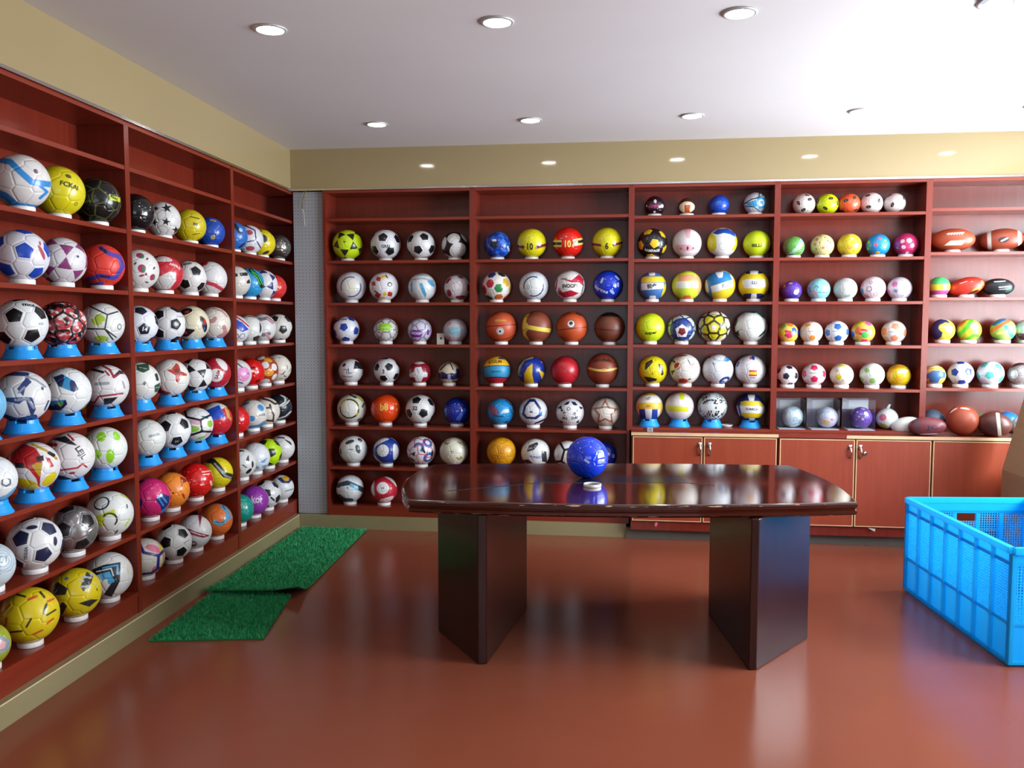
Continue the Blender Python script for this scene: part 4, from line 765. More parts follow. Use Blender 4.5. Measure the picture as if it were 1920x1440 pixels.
ball(790, 844.6, 54.5, 'w', 'dcd8e0', [('2c5a9c', U(I(ring(.45, .55, .28, .1), above(30, -.1)), I(ring(-.2, .2, .3, .1), above(-30, -.05)), I(ring(.5, -.5, .3, .1), above(200, -.2)))), ('b83a60', seams((.1, .1), (.8, .2), .02)), ('24222c', U(poly([(-.7, -.2), (-.4, -.05), (-.5, -.4)]), ell(.15, .0, .08, .25, 30), ell(-.65, -.6, .25, .12), ell(-.1, -.9, .4, .08), ell(.75, -.2, .1, .2)))], 'white football with blue magenta chevrons')
ball(851, 847, 54, 'w', 'd0cebc', [('8a8448', U(ell(-.45, .65, .2, .22), ell(.55, .6, .35, .2), ell(.35, -.5, .3, .14), ell(-.35, -.5, .08, .08), stroke([(-.6, .5), (-.7, .8)], .03))), ('d0cebc', camo(8, 12, .4)), ('8a8a78', U(stroke([(-.25, .0), (.0, .0)], .03), stroke([(-.2, -.1), (-.05, -.12)], .025)))], 'ivory football with olive blotches')
at_row(B1, 8)
ball(656.4, 920, 52, 'w', 'd4d8dc', [('2a3c48', U(stroke([(-.85, .25), (-.2, .42), (.3, .2), (.95, -.15)], .17), stroke([(-.8, -.5), (-.4, -.8), (.1, -.85)], .14))), ('58a8c4', stroke([(.1, .25), (.5, -.02)], .12)), ('d4d8dc', U(stroke([(-.5, .1), (-.1, .15), (.1, -.15)], .09), disc(-.6, .05, .15)))], 'white football with teal-black wave band', T=[('14', -.2, .05, .12, 0, '404850')])
ball(720, 922, 51, 'w', 'b82236', [('d8d4d6', U(disc(-.1, .14, .47), ell(.6, .72, .6, .25, -50), ell(-.85, .17, .2, .6), ell(.2, -.78, .55, .28, 15)))], 'red football with white lobes', T=[('14', -.1, .12, .14, 0, '404050')])

# ------------------------------------------------------------------ back wall, second bay
B2 = Bay('second back bay', 'B', ZB)
at_row(B2, 2)
ball(933, 456, 51, 'w', '143a9c', [('2f6cc8', camo(5, 9, .15)), ('14203c', poly([(-.55, .3), (.05, .3), (.05, -.05), (-.25, -.3), (-.55, -.05)])), ('c8d0dc', U(poly([(-.4, .45), (-.1, .45), (-.1, .28), (-.4, .28)]), stroke([(.75, -.1), (.85, -.4)], .07)))], 'mottled blue football with dark crest')
YB_ = lambda a, b: U(poly([(-1, a+.13), (-.5, a+.08), (-.5, a-.13), (-1, a-.05)]), poly([(.25, b-.08), (1, b+.12), (1, b-.06), (.25, b-.26)]))
ball(997, 457.5, 56, 'w', 'd2ca1c', [('e0a820', YB_(-.28, -.16)), ('6c2432', YB_(-.22, -.1))], 'yellow football numbered ten', T=[('10', -.15, -.22, .46, 0, '24241c', .75)], rough=.2, coat=.5)
RB_ = lambda o, w: U(poly([(-1, -.05+o+w), (-.42, -.06+o+w), (-.42, -.06+o-w), (-1, -.05+o-w)]), poly([(.3, -.02+o+w), (1, .1+o+w), (1, .1+o-w), (.3, -.02+o-w)]))
ball(1065, 455, 58, 'w', 'd02016', [('e0c870', RB_(0, .22)), ('1e1c18', RB_(0, .09))], 'red football numbered ten', T=[('10', -.05, -.1, .44, 0, 'ead060', .8)], rough=.2, coat=.5)
ball(1138.7, 455, 57, 'w', 'd2ca1c', [('d89020', U(poly([(-1, .02), (-.4, -.08), (-.4, -.3), (-1, -.2)]), poly([(.35, -.08), (1, .08), (1, -.1), (.35, -.3)]))), ('6a2840', U(poly([(-1, -.02), (-.4, -.1), (-.4, -.25), (-1, -.16)]), poly([(.35, -.1), (1, .06), (1, -.07), (.35, -.24)])))], 'yellow football numbered six', T=[('6', -.03, -.25, .42, 0, '2a2a20', .8)], rough=.2, coat=.5)
at_row(B2, 3)
ball(931, 536.7, 55, 'w', 'd8d2cc', [], 'white football with national flag hexagons', P=('hex', (.1, .5), (.6, -.2), ['b02438', '2a7a40', 'c8a020', '26262c', '28387c', 'b85a28', 'a83038']))
ball(1001, 537.5, 55.5, 'w', 'c8ccd2', [('2a3c64', I(ring(-.03, -.03, .72, .05), U(above(40, .3), above(220, .3)))), ('d0d4d4', disc(-.03, -.03, .6)), ('9aa0a0', ring(-.38, -.05, .1, .03))], 'pale football with navy arc pair')
ball(1068.7, 536, 57, 'w', 'd8d4d2', [('b01c34', U(poly([(-.65, .5), (.1, .35), (.6, .75), (.9, .4), (.85, .0), (.6, .2), (.1, .2), (-.3, .35)]), poly([(-.75, -.1), (-.5, -.45), (.05, -.3), (.6, -.5), (.2, -.7), (-.4, -.8), (-.8, -.5)]), stroke([(-.85, .4), (-.92, -.2)], .05))), ('2a2428', U(stroke([(-.6, .42), (-.2, .48)], .025), stroke([(.9, .1), (.75, -.6)], .025)))], 'white football with red bow panels', T=[('SNOOPY', .0, -.03, .25, 1, '1c1a1c', .85)])
ball(1140, 536.7, 57, 'w', '1234b8', [('a8b8e0', U(stroke([(-.45, .2), (-.35, .45)], .07), stroke([(.5, .6), (.7, .4)], .06), stroke([(.2, -.35), (.35, -.5)], .09), poly([(.6, .2), (.72, .2), (.72, -.1), (.6, -.1)])))], 'blue football with upside-down white lettering', T=[('ENGLAND', -.52, -.28, .19, 165, 'dce2f0')], rough=.18, coat=.5)
BS = dict(name='basketball', seam=None, rough=.5, coat=.05)
at_row(B2, 4)
ball(940, 612, 59, 'w', 'b84c28', [('48190f', U(band(4, .1, .028, 0), band(-8, .75, .03, -25), band(12, -.55, .03, 20))), ('dcd8d4', disc(-.08, -.27, .24)), ('344060', U(disc(-.08, -.27, .09), ring(-.08, -.27, .19, .02)))], 'orange basketball with round white badge', T=[('Winka', -.05, .42, .2, 5, 'c8963c')], **BS)
ball(1005, 613, 60, 'w', '7e3c28', [('d8c048', U(stroke([(-.7, .02), (.1, -.12), (1, -.25)], .13), stroke([(-.45, .95), (-.7, .5), (-.75, .02), (-.72, -.5), (-.45, -.95)], .1), ell(-.68, .0, .25, .28))), ('5a2a1c', U(stroke([(-.6, .6), (.2, .75)], .015), stroke([(-.95, -.3), (-.5, -.1)], .015)))], 'brown basketball with yellow forked band', **BS)
ball(1072, 612.6, 59, 'w', 'b84a22', [('48190f', U(band(6, -.08, .028, 0), band(-4, .6, .028, -25), band(20, -.75, .03, 20), stroke([(.3, .95), (.55, .8)], .07))), ('d8d2cc', disc(-.05, .22, .24)), ('2a2420', U(disc(-.05, .26, .12), I(ring(-.05, .22, .24, .015), above(0, -2))))], 'orange basketball with black white badge', **BS)
ball(1143, 613.7, 58, 'w', '6e3826', [('2a110c', U(band(-4, -.15, .028, 0), band(-4, .6, .028, -25))), ('16110f', I(above(-2, .72), above(0, .0))), ('55281c', disc(.75, .15, .1))], 'dark brown basketball with black crown', **BS)
at_row(B2, 5)
ball(931, 693, 53, 'w', '2a8cb8', [('d8a818', above(2, .2, -8)), ('b01c2c', above(180, .42, -5)), ('262848', U(band(2, .2, .03, -8), I(ring(0, -1.3, .9, .05), above(180, .1)), I(above(0, .72, -8), disc(.45, .75, .35))))], 'yellow, blue and red striped basketball', T=[('KGLM', -.1, .62, .28, 2, '6a3c18', 1), ('GRAFFITI', -.02, -.1, .11, 0, '1c5470', 1.2)], **BS)
ball(996, 694.7, 53, 'w', '16308c', [('d0ac20', U(poly([(.1, .5), (-.25, .25), (-.5, -.2), (-.5, -.95), (.22, -.97), (.08, -.3)]), poly([(.5, .12), (.97, -.2), (.78, -.65)]))), ('a89c6c', stroke([(-.92, -.35), (-.85, .2), (-.5, .75), (.1, .95)], .07)), ('d8d8d8', ell(.75, .6, .1, .06))], 'blue volleyball with yellow leaf panels', name='volleyball', seam=None)
ball(1059, 694.7, 54, 'w', 'b41c28', [('5c1014', stroke([(-.4, .4), (.3, -.15), (.8, -.5)], .022))], 'plain red ball with one seam', name='rubber_ball', seam=None, rough=.4)
ball(1130, 692, 60, 'w', '843a24', [('5a2416', U(band(0, .3, .026, -12))), ('a89888', U(I(ring(0, .1, 1.35, .02), above(0, 0)))), ('dcc05a', U(I(ring(0, .95, 1.33, .07), above(180, -.1))))], 'brown basketball with yellow belt', T=[('modeln', .0, .6, .27, 0, '35160e', 1.1), ('lIlIIl', .1, -.02, .12, 4, 'c8a070')], **BS)
at_row(B2, 6)
ball(938, 772, 51.5, 'w', '1c86c4', [('7a4a68', U(poly([(-.85, .45), (-.45, .5), (-.15, .05), (-.1, -.2), (-.6, -.25), (-.75, 0)]))), ('a8c8d4', poly([(-.05, -.2), (.2, .15), (.6, .2), (.65, -.05), (.3, -.1)])), ('1c3c58', U(stroke([(-.5, -.3), (.2, -.35)], .04), stroke([(.4, .85), (.85, .45)], .04), stroke([(.7, .3), (.9, -.2)], .03), ell(.45, -.75, .18, .12)))], 'sky blue football with mauve bow patch')
ball(1000, 772, 54, 'w', 'd6d6dc', [('1c2c64', U(poly([(-.25, .88), (.1, .88), (.55, .25), (.6, -.25), (.2, -.55), (-.5, -.5), (-.8, -.2), (-.65, .4)]))), ('2f78b8', poly([(.35, .05), (.62, .05), (.6, -.3), (.4, -.25)])), ('d2d4da', poly([(-.22, .68), (.05, .68), (.38, .15), (.4, -.15), (.1, -.38), (-.45, -.35), (-.62, -.12), (-.5, .35)])), ('24283c', U(stroke([(.1, -.85), (.8, -.55)], .06), stroke([(.95, .1), (.8, -.5)], .02)))], 'white football with navy rounded triangle', T=[('IlIIlI', -.15, -.03, .11, 2, '3c4460')])
ball(1069, 774, 53, 'w', 'd8d8da', [('1c2c54', U(poly([(-.5, .5), (-.25, .75), (.0, .8), (-.15, .55)]), poly([(.05, .78), (.35, .75), (.55, .5), (.25, .5)]), poly([(-.95, .3), (-.6, .5), (-.6, .2)]), poly([(.6, .45), (.95, .35), (.75, .2)]), poly([(-.7, .05), (-.6, .3), (-.45, .08)]), poly([(.4, .05), (.5, .25), (.6, .05)]), poly([(-.75, -.55), (-.45, -.7), (-.7, -.85)]), poly([(.4, -.7), (.65, -.5), (.6, -.8)]))), ('44444c', I(reg(-.1, .25, .15, 6), NOT(reg(-.1, .25, .09, 6))))], 'white football with navy diamond ring', T=[('JIN', -.38, -.42, .2, -3, '26262c'), ('DAI', .32, -.4, .2, 3, '26262c'), ('英', -.4, -.12, .2, 0, '26262c'), ('才', .32, -.12, .2, 0, '26262c')])
st_ = lambda r: star5(-.05, -.02, r, 90, .5)
ball(1136, 775, 55, 'w', 'ccc4b8', [('8c3428', st_(.98)), ('d8c8b4', st_(.90)), ('8c3428', st_(.86)), ('d6d0c6', st_(.72))], 'ivory football with dark red star outline', T=[('MAIDISET', -.02, .35, .1, 0, '4a4038')])
at_row(B2, 7)
ball(940, 847, 56, 'w', 'd89a14', [('8c4a18', U(ring(-.48, .06, .46, .02), ring(.42, .02, .44, .02), ring(-.02, .85, .4, .02), ring(0, -.75, .4, .02), ring(-.48, .06, .34, .012), ring(.42, .02, .32, .012))), ('c8703a', U(reg(-.03, .1, .14, 3), reg(-.03, -.3, .14, 3, 270)))], 'golden football with brown circles')
ball(1004, 847, 55, 'w', 'd6d6d6', [('2a2c2e', U(poly([(-.6, .05), (-.45, .5), (.1, .75), (.2, .6), (-.1, .2)]), poly([(.4, .15), (.75, .1), (.8, -.65), (.45, -.6)]), poly([(-.9, -.5), (-.5, -.45), (-.1, -.75), (-.6, -.75)]), ell(.3, .92, .3, .08))), ('8a8c90', I(camo(6, 16, .45), poly([(-.6, .05), (-.45, .5), (.1, .75), (.2, .6), (-.1, .2)])))], 'white football with black chequered petals', T=[('PUNGO', .05, -.3, .18, -4, '4a78a8')])
ball(1064.5, 849, 52, 'w', 'd8d8da', [('141416', U(stroke([(-.6, .9), (-.25, .3), (-.45, -.5), (-.95, -.55)], .08), stroke([(-.25, .3), (.5, .5)], .08), stroke([(-.45, -.5), (.1, -.9)], .08)))], 'white football with thick black lines')
ball(1131, 846, 52, 'w', '101e78', [('a8a8b0', ring(.75, -.05, .1, .03))], 'dark blue football behind the table ball', rough=.2)

# ------------------------------------------------------------------ back wall, third bay
B3 = Bay('third back bay', 'B', ZC)
VB = dict(name='volleyball', seam=None, rough=.4, coat=.1)
at_row(B3, 1)
ball(1227.5, 384, 38, 'w', '24121e', [('8a2a58', ell(-.05, .0, .5, .18)), ('d8d0d4', U(ell(.05, .5, .14, .2), ell(.75, .0, .22, .18), disc(.0, -.55, .12), disc(-.8, .05, .1)))], 'small dark plum ball with white marks', rough=.15, coat=.6)
ball(1288, 385, 34, 'w', '4a2c20', [('e0d4b8', ell(.0, .0, .85, .62)), ('b85424', poly([(-.3, .25), (.4, .25), (.3, -.6), (-.25, -.6)]))], 'small brown ball with cream oval', rough=.15, coat=.6)
ball(1348, 384, 38, 'w', '1446b4', [('3a64a8', U(ell(.1, .3, .12, .18), ell(-.2, .1, .1, .14)))], 'small plain blue ball')
ball(1416, 382.5, 42, 'w', 'c4c8d0', [('3f9acc', U(poly([(.05, .6), (.95, .5), (.98, -.4), (.3, -.5), (.2, .2)]), poly([(-.8, .05), (.1, .35), (.2, -.25), (-.4, -.3)]))), ('24344c', U(stroke([(-.97, .0), (-.3, .4), (.3, .5), (.35, .98)], .05), stroke([(-.9, -.2), (-.1, -.3), (.4, -.7)], .04), stroke([(.3, .5), (.9, .8)], .04))), ('dce4ea', I(ring(.55, .05, .25, .07), above(0, -2)))], 'small white and sky blue ball')
at_row(B3, 2)
ball(1223, 456, 56, 'w', '18161a', [], 'black football with yellow pentagons', P=('pent', (.16, .0), (-.29, .77), 'd8b020'), T=[('RAMPAGE', .0, -.5, .2, -4, 'dcdcdc', .9)])
ball(1288, 457.5, 55, 'w', 'd8cfd0', [('d8a0a8', U(poly([(-.2, .97), (.25, .97), (.2, .35), (-.05, .35)]), ell(-.05, -.32, .78, .24))), ('4a3038', ell(.05, -.33, .07, .16))], 'white volleyball with pink bars', T=[('IlII', -.4, -.33, .1, 0, '8a4450'), ('lIIl', .42, -.33, .1, 0, '8a4450')], **VB)
ball(1354, 457.5, 56, 'w', 'd8d8d8', [('d0c41c', U(poly([(-1, .6), (-.75, .65), (-.4, .4), (-.35, -.3), (-.6, -.6), (-1, -.5)]), poly([(.8, .4), (1, .3), (1, -.4), (.75, -.55), (.6, -.5), (.85, -.1)]))), ('1c489c', U(poly([(-.65, .65), (-.3, .9), (.3, .95), (.75, .7), (.9, .35), (.5, .55), (.1, .65), (-.3, .55)]), ell(-.55, -.8, .25, .15, -40))), ('a8acaa', ring(.05, -.25, .25, .02))], 'white volleyball with blue yellow panels', **VB)
ball(1419, 459, 51, 'w', 'c4dc1e', [], 'plain lime ball with dark lettering', T=[('BILLI', .0, -.12, .24, 0, '3a4018', 1.1)], name='volleyball', seam=None, rough=.4)
at_row(B3, 3)
ball(1222.5, 538, 54, 'w', '3c68a4', [('d8bc24', U(poly([(-.75, .6), (-.5, .68), (.9, .68), (.95, .3), (-.75, .25)]), poly([(.95, .4), (1, -.4), (.6, -.8), (.75, -.3)]))), ('d8d8dc', U(poly([(-.75, .22), (.82, .25), (.8, -.15), (-.75, -.28)]), poly([(-.15, -.65), (.25, -.65), (.3, -.98), (-.2, -.98)]), poly([(-.25, .95), (.2, .97), (.2, .75), (-.2, .72)])))], 'blue volleyball with yellow white stripes', T=[('悦步', .0, .0, .26, 4, '24242c')], **VB)
ball(1287.5, 536.7, 56, 'w', 'c8d83a', [('e09870', U(poly([(-.55, .7), (.45, .75), (.75, .35), (-.55, .3)]), poly([(.55, .8), (.9, .4), (1, 0), (.85, -.5), (.7, -.6), (.8, .1)]))), ('d8dcd0', poly([(-.7, .28), (.75, .3), (.75, -.15), (-.7, -.18)])), ('d86a34', poly([(-.15, -.65), (.25, -.65), (.35, -.97), (-.3, -.97)]))], 'lime, peach and white volleyball', **VB)
ball(1350, 536.7, 57, 'w', 'd8bc28', [('2078b8', poly([(-1, .3), (-.7, .75), (.0, .98), (.6, .8), (.78, .35), (-.6, -.05), (-.45, -.9), (-.8, -.6)])), ('d8d8da', U(poly([(-.6, -.08), (.8, .32), (.85, -.1), (-.5, -.5)]), poly([(-.35, .85), (.2, .9), (.15, .5), (-.1, .48)]), poly([(-.98, .3), (-.85, .4), (-.7, -.5), (-.92, -.4)]), poly([(.6, .75), (.85, .5), (.8, .3)])))], 'yellow volleyball with tilted blue stripe', T=[('JC', .25, .0, .18, 12, '6a7484')], **VB)
ball(1413, 535, 57, 'w', 'd4bc1c', [('1c2c64', U(poly([(-.65, .98), (-.5, .75), (.5, .75), (.65, .98)]), poly([(-.7, -.65), (-.5, -.55), (.5, -.55), (.75, -.7), (.4, -.98), (-.4, -.98)]))), ('d8d8dc', U(poly([(-.75, .3), (-.5, .4), (.7, .4), (.8, -.1), (.5, -.2), (-.6, -.2)]), poly([(-.3, .98), (-.2, .72), (.25, .72), (.3, .98)]), poly([(-.12, -.55), (.2, -.55), (.22, -.98), (-.2, -.98)])))], 'yellow volleyball with white band, navy caps', T=[('LU', .05, .15, .2, -10, '4a4a50')], **VB)
at_row(B3, 4)
ball(1219, 615, 56, 'w', 'c4d81c', [], 'plain lime football with scribbled lettering', T=[('super', .05, -.35, .22, 4, '3c4410', 1.2)], rough=.4)
ball(1278, 617, 53, 'w', 'ccd6d2', [('1c3c8c', I(disc(.0, -.1, .95), lambda p: p[:, 2]+1)), ('24304c', seams((.03, -.15), (.6, .4), .03)), ('e0dcdc', reg(.03, -.18, .5, 5)), ('7c2434', reg(.03, -.2, .3, 5, 270))], 'navy football with white crest pentagon')
ball(1339, 614, 60, 'w', 'd8d4c4', [('d2c624', disc(-.05, -.05, .92)), ('d8d8d0', U(reg(-.02, -.05, .2, 5), disc(-.75, .0, .12))), ('33301c', U(seams((-.02, -.05), (.0, .8), .045), ring(-.05, -.05, .92, .018)))], 'yellow white football with black net lines')
ball(1408, 614, 60, 'w', 'd8dcd8', [('1e4a3c', U(poly([(-.4, .92), (.2, .85), (.6, .98), (0, .98)]), poly([(-.95, -.35), (-.5, -.05), (-.75, -.3), (-.65, -.6), (-.9, -.5)]), poly([(.4, -.65), (.85, -.2), (.95, .2), (.9, -.3), (.6, -.6)]), stroke([(-.85, .45), (-.95, .1)], .04))), ('3c8a70', U(stroke([(.4, .9), (.75, .6)], .06), ell(.92, .2, .08, .25)))], 'white football with dark green blades')
at_row(B3, 5)
ball(1224, 694, 54, 'w', 'd8c81a', [('2c2a1e', U(poly([(-.55, .25), (-.5, .5), (-.05, .75), (.0, .55), (-.3, .2), (-.55, -.05)]), poly([(.35, .45), (.65, .4), (.75, -.3), (.6, -.4), (.45, .1)]), poly([(-.65, -.45), (-.2, -.5), (.3, -.6), (.25, -.75), (-.3, -.85)]))), ('a8a8a0', I(camo(11, 15, .2), poly([(.35, .45), (.65, .4), (.75, -.3), (.6, -.4), (.45, .1)])))], 'yellow football with three black patches', T=[('4', -.02, -.25, .13, 0, '3a3410')])
ball(1284, 694, 58, 'w', 'd8d4cc', [('a82828', U(disc(-.5, .2, .24), disc(-.1, -.8, .3), ell(-.2, .88, .35, .1), stroke([(.45, .1), (.45, .3), (.6, .35)], .03))), ('d8c498', U(I(ring(-.6, .35, .35, .05), above(0, -2)), I(ring(-.1, -.85, .4, .04), above(0, -2)))), ('2a2424', U(stroke([(-.85, .6), (-.65, .45)], .05), poly([(-.9, -.1), (-.6, -.05), (-.8, -.4)]), stroke([(.2, .6), (.35, .3)], .03), ell(.3, -.65, .14, .05)))], 'white football with red rounded patches')
ball(1346, 695, 58, 'w', 'd6dade', [('1e3c78', U(I(ring(-.65, .1, .42, .09), above(-60, -.1)), I(ring(.45, -.75, .3, .09), above(160, -.4)), stroke([(-.8, .75), (-.5, .8)], .05), stroke([(-.5, -.8), (-.4, -.9)], .05))), ('3c80bc', U(poly([(.3, .55), (.5, .9), (.8, .65), (.6, .5)]), ell(.35, -.8, .1, .15))), ('98a4ac', I(ring(.1, .85, .42, .04), above(180, -.8)))], 'white football with blue crescent loops')
ball(1407, 695, 57, 'w', 'd6d4d8', [('b83040', U(poly([(-.1, .75), (.02, .95), (.05, .7)]), poly([(-.75, .0), (-.55, .3), (-.65, .1)]), poly([(-.08, .0), (.42, .0), (.42, -.4), (-.08, -.4)]))), ('2c3c8c', U(poly([(.05, .97), (.25, .92), (.25, .65), (.05, .72)]), stroke([(-.85, .25), (-.75, .5)], .05))), ('d8b428', poly([(-.08, -.1), (.42, -.1), (.42, -.3), (-.08, -.3)])), ('70707a', U(ell(-.55, -.75, .25, .08, 15), ell(.45, -.85, .2, .06), stroke([(.0, -.5), (.3, -.5)], .03)))], 'white football with red yellow flag')
at_row(B3, 6)
ball(1217, 762.7, 52, 'b', 'd8d4cc', [('d8b030', U(poly([(-.8, .25), (.9, .3), (.8, -.15), (.6, -.25), (-.7, -.25), (-.9, -.1)]), above(0, .82), poly([(.9, .5), (1, -.3), (.75, -.5), (.85, 0)]))), ('1c3a94', U(poly([(-.72, -.2), (.62, -.2), (.6, -.98), (-.65, -.98)]))), ('d8d8dc', poly([(-.3, -.18), (.22, -.18), (.18, -.98), (-.2, -.98)])), ('6a6a70', stroke([(-.1, .6), (.1, .7)], .03))], 'volleyball with yellow band, blue skirt', T=[('LU', -.1, .55, .16, 0, '4a4a50'), ('IlIlII', -.05, .02, .12, 0, 'a07c18', 1.2)], **VB)
ball(1274, 764.4, 54, 'b', 'd8d0cc', [('c8cc24', U(poly([(-.85, .0), (.6, -.02), (.6, -.38), (-.85, -.35)]), poly([(-.1, .97), (.35, .95), (.3, .45), (.05, .48)]))), ('b8b0b4', U(stroke([(-.12, .95), (-.05, .1)], .015), stroke([(-.85, .05), (.6, .05)], .012)))], 'white volleyball with lime yellow cross bars', **VB)
ball(1335.4, 764.4, 55, 'b', 'c8d0d2', [('202226', thin(camo(21, 24, .1), .03)), ('ccd4d8', U(poly([(-.7, .15), (.75, .15), (.95, -.05), (.7, -.28), (-.75, -.28)]), poly([(-.15, .9), (.25, .9), (.18, .5), (-.05, .5)]))), ('4a5058', U(poly([(.18, .0), (.32, .0), (.32, -.18), (.18, -.18)])))], 'black and white floral volleyball', **VB)
ball(1407.4, 763.6, 53, 'b', '1c2c6c', [('d0b81c', poly([(-.7, .4), (-.4, .48), (.6, .48), (.9, .2), (.98, -.2), (.75, -.7), (-.4, -.75), (-.65, -.5)])), ('d8d8da', U(poly([(-.75, .12), (.95, .1), (.97, -.2), (.85, -.4), (-.65, -.38)]), poly([(-.25, .95), (.3, .95), (.22, .48), (-.1, .48)]), stroke([(-.95, .1), (-.75, -.6)], .03), poly([(-.1, -.75), (.3, -.75), (.25, -.98), (-.05, -.98)])))], 'navy volleyball with yellow white barrel', T=[('SUARCH', .1, -.12, .17, -2, '44444c', 1)], **VB)

# ------------------------------------------------------------------ back wall, fourth bay (small balls)
B4 = Bay('fourth back bay', 'B', ZC)
eye = lambda pts: U(*[ell(u, v, .24, .15, a) for u, v, a in pts])
eyl = lambda pts: U(*[ell(u, v, .08, .05, a) for u, v, a in pts])
for (x, y, d, c, ds, E_) in ((1507.5, 382.5, 41, 'd0c6c2', 'small white ball with dark leaves, leftmost', [(-.5, .15, -40), (.5, .45, 30), (-.05, -.5, 40), (.25, .85, 0)]),
                             (1551.7, 381, 40, 'c4dc14', 'small lime ball with dark leaves', [(.3, .55, 20), (-.2, -.35, -35), (-.85, .3, 60), (.9, .1, 80)]),
                             (1592.5, 381, 40, 'e05a34', 'small orange ball with dark leaves', [(-.3, .35, 10), (.45, .6, 50), (-.6, -.65, 20), (.6, -.6, -20)]),
                             (1634, 380, 41, 'd8ccca', 'small white ball with dark leaves, middle', [(-.35, .75, -20), (-.25, -.3, 10), (.65, .2, 70), (.1, -.9, 0)]),
                             (1677.5, 378, 39, 'd2c6c4', 'small white ball with dark leaves, rightmost', [(-.2, -.1, 70), (.8, .5, 50), (.5, -.75, 40), (-.5, .8, 10)])):
    at_row(B4, 1); ball(x, y, d, '0', c, [('2a2420', eye(E_)), ('8a8078', eyl(E_))], ds)
at_row(B4, 2)
ball(1488, 463, 40, 'w', '5ca048', [('8ac0a8', camo(2, 3, .1)), ('c0a860', spots(4, 14, .08, .14)), ('2c4a20', U(stroke([(-.3, -.7), (.2, -.85)], .06), disc(.1, .0, .06)))], 'small green marbled ball')
ball(1541.7, 462.5, 43, 'w', 'd0cc8c', [('c8746a', spots(7, 16, .10, .16)), ('6a8a4a', spots(17, 14, .07, .12)), ('4a4030', spots(27, 10, .04, .07))], 'small cream ball with fruit prints')
ball(1592.5, 461, 44, 'w', 'd0c02c', [('d8a048', spots(8, 16, .12, .2)), ('d8d0a0', spots(18, 12, .08, .14)), ('9a8450', stroke([(.0, -.3), (.3, -.1)], .05))], 'small yellow ball with pale stars')
ball(1646, 460, 43, 'w', '1c88c8', [('d06080', U(disc(-.15, .05, .18), disc(.15, .6, .15), disc(-.4, -.7, .12))), ('7ac060', U(disc(-.75, .3, .14), disc(-.8, -.3, .14), disc(.55, -.2, .12))), ('c8a040', U(disc(0, -.65, .18), disc(.6, .4, .1)))], 'small sky blue ball with coloured flowers')
ball(1699, 459, 44, 'w', 'b42c60', [('d8c0cc', U(disc(-.3, .3, .18), disc(.25, .35, .22), disc(-.2, -.2, .18), disc(.5, -.1, .18), disc(.1, -.7, .15))), ('8a4a9c', U(ell(-.75, .1, .2, .15), ell(-.7, .5, .12, .1))), ('68a070', ell(-.7, -.25, .15, .1))], 'small magenta ball with pale dots')
at_row(B4, 3)
ball(1484, 546, 38, 'w', '54309c', [('c8a040', U(ell(-.1, .75, .2, .12), ell(-.7, .5, .12, .2))), ('d0c4e0', U(disc(.45, -.15, .25), spots(3, 20, .03, .06))), ('2a2c80', ell(.1, -.6, .5, .2))], 'small purple ball with gold flecks')
ball(1535, 543, 42, 'w', '84c4cc', [('c09ca4', U(ell(-.4, -.3, .35, .22), ell(-.9, .0, .15, .2))), ('3a5a6a', U(I(ring(-.2, .15, .15, .04), above(0, .1)), stroke([(-.8, .2), (-.7, -.2)], .04), stroke([(.0, -.25), (.7, -.3)], .02)))], 'small turquoise ball with grey bands')
ball(1585, 544, 43, 'w', 'bcc4c4', [('8aa0a4', U(ell(-.6, .7, .3, .1, 40), ell(.2, -.6, .3, .15), ell(.6, .4, .2, .1))), ('c8a8b0', ell(.2, .7, .3, .12)), ('c8bc90', ring(.05, .1, .12, .04))], 'small pearl grey ball')
ball(1637, 542.5, 45, 'w', 'd8c8d0', [('3c7cb0', ell(-.85, -.25, .2, .3)), ('c890b0', U(ell(-.85, .35, .2, .3), ell(-.5, -.65, .3, .15))), ('9a6a80', U(ring(-.3, -.05, .2, .03), ring(.2, -.5, .15, .03), ring(-.2, .5, .12, .03)))], 'small pale pink ball with doodles')
ball(1686.7, 542.5, 44, 'w', 'ccc4d0', [('c86aa0', U(ell(-.4, .4, .25, .25), ell(-.85, -.3, .2, .25))), ('7888b0', U(disc(-.3, -.2, .16))), ('a8a8b8', U(ell(.2, -.6, .2, .1), stroke([(.0, .75), (.4, .65)], .03)))], 'small lilac ball with pink spots')
at_row(B4, 4)
MC = ['c8c428', 'c82c54', '2a4cb0', 'd86a2c', '4aa848', 'd8a828', 'c84c8c']
ball(1477, 624.7, 39, 'w', 'd0b850', [('c02c48', ell(-.05, -.02, .5, .3)), ('d8a0b0', ell(.05, -.02, .3, .08))], 'small rainbow football, first of its kind', P=('hex', (.0, .4), (.6, -.2), MC))
ball(1521, 626, 42, 'w', 'd8ccc0', [('e08a3c', U(disc(.1, -.5, .26), ell(-.3, .65, .25, .18))), ('b82438', ell(.2, .95, .35, .08)), ('8a8a94', stroke([(-.25, .08), (.3, .1)], .03))], 'small white ball with orange spots')
ball(1568.6, 624.7, 43, 'w', 'd4d8de', [('7a90a8', stroke([(-.4, .05), (.2, .12)], .03))], 'small white football with blue pentagons', P=('pent', (.1, .5), (.15, -.5), '1c5cb0'))
ball(1618, 625.6, 43, 'w', 'd0a850', [('c02838', ell(-.05, .02, .5, .28)), ('d8a0a8', ell(.0, .02, .3, .08))], 'small rainbow football, second of its kind', P=('hex', (.15, .4), (.6, -.3), MC[3:]+MC[:3]))
ball(1675.7, 625.6, 44, 'w', 'd8d0cc', [('90a0b0', stroke([(-.4, .0), (.3, .02)], .04))], 'small white football with coral pentagons', P=('pent', (.08, -.55), (-.75, .0), 'dc8460'))
at_row(B4, 5)
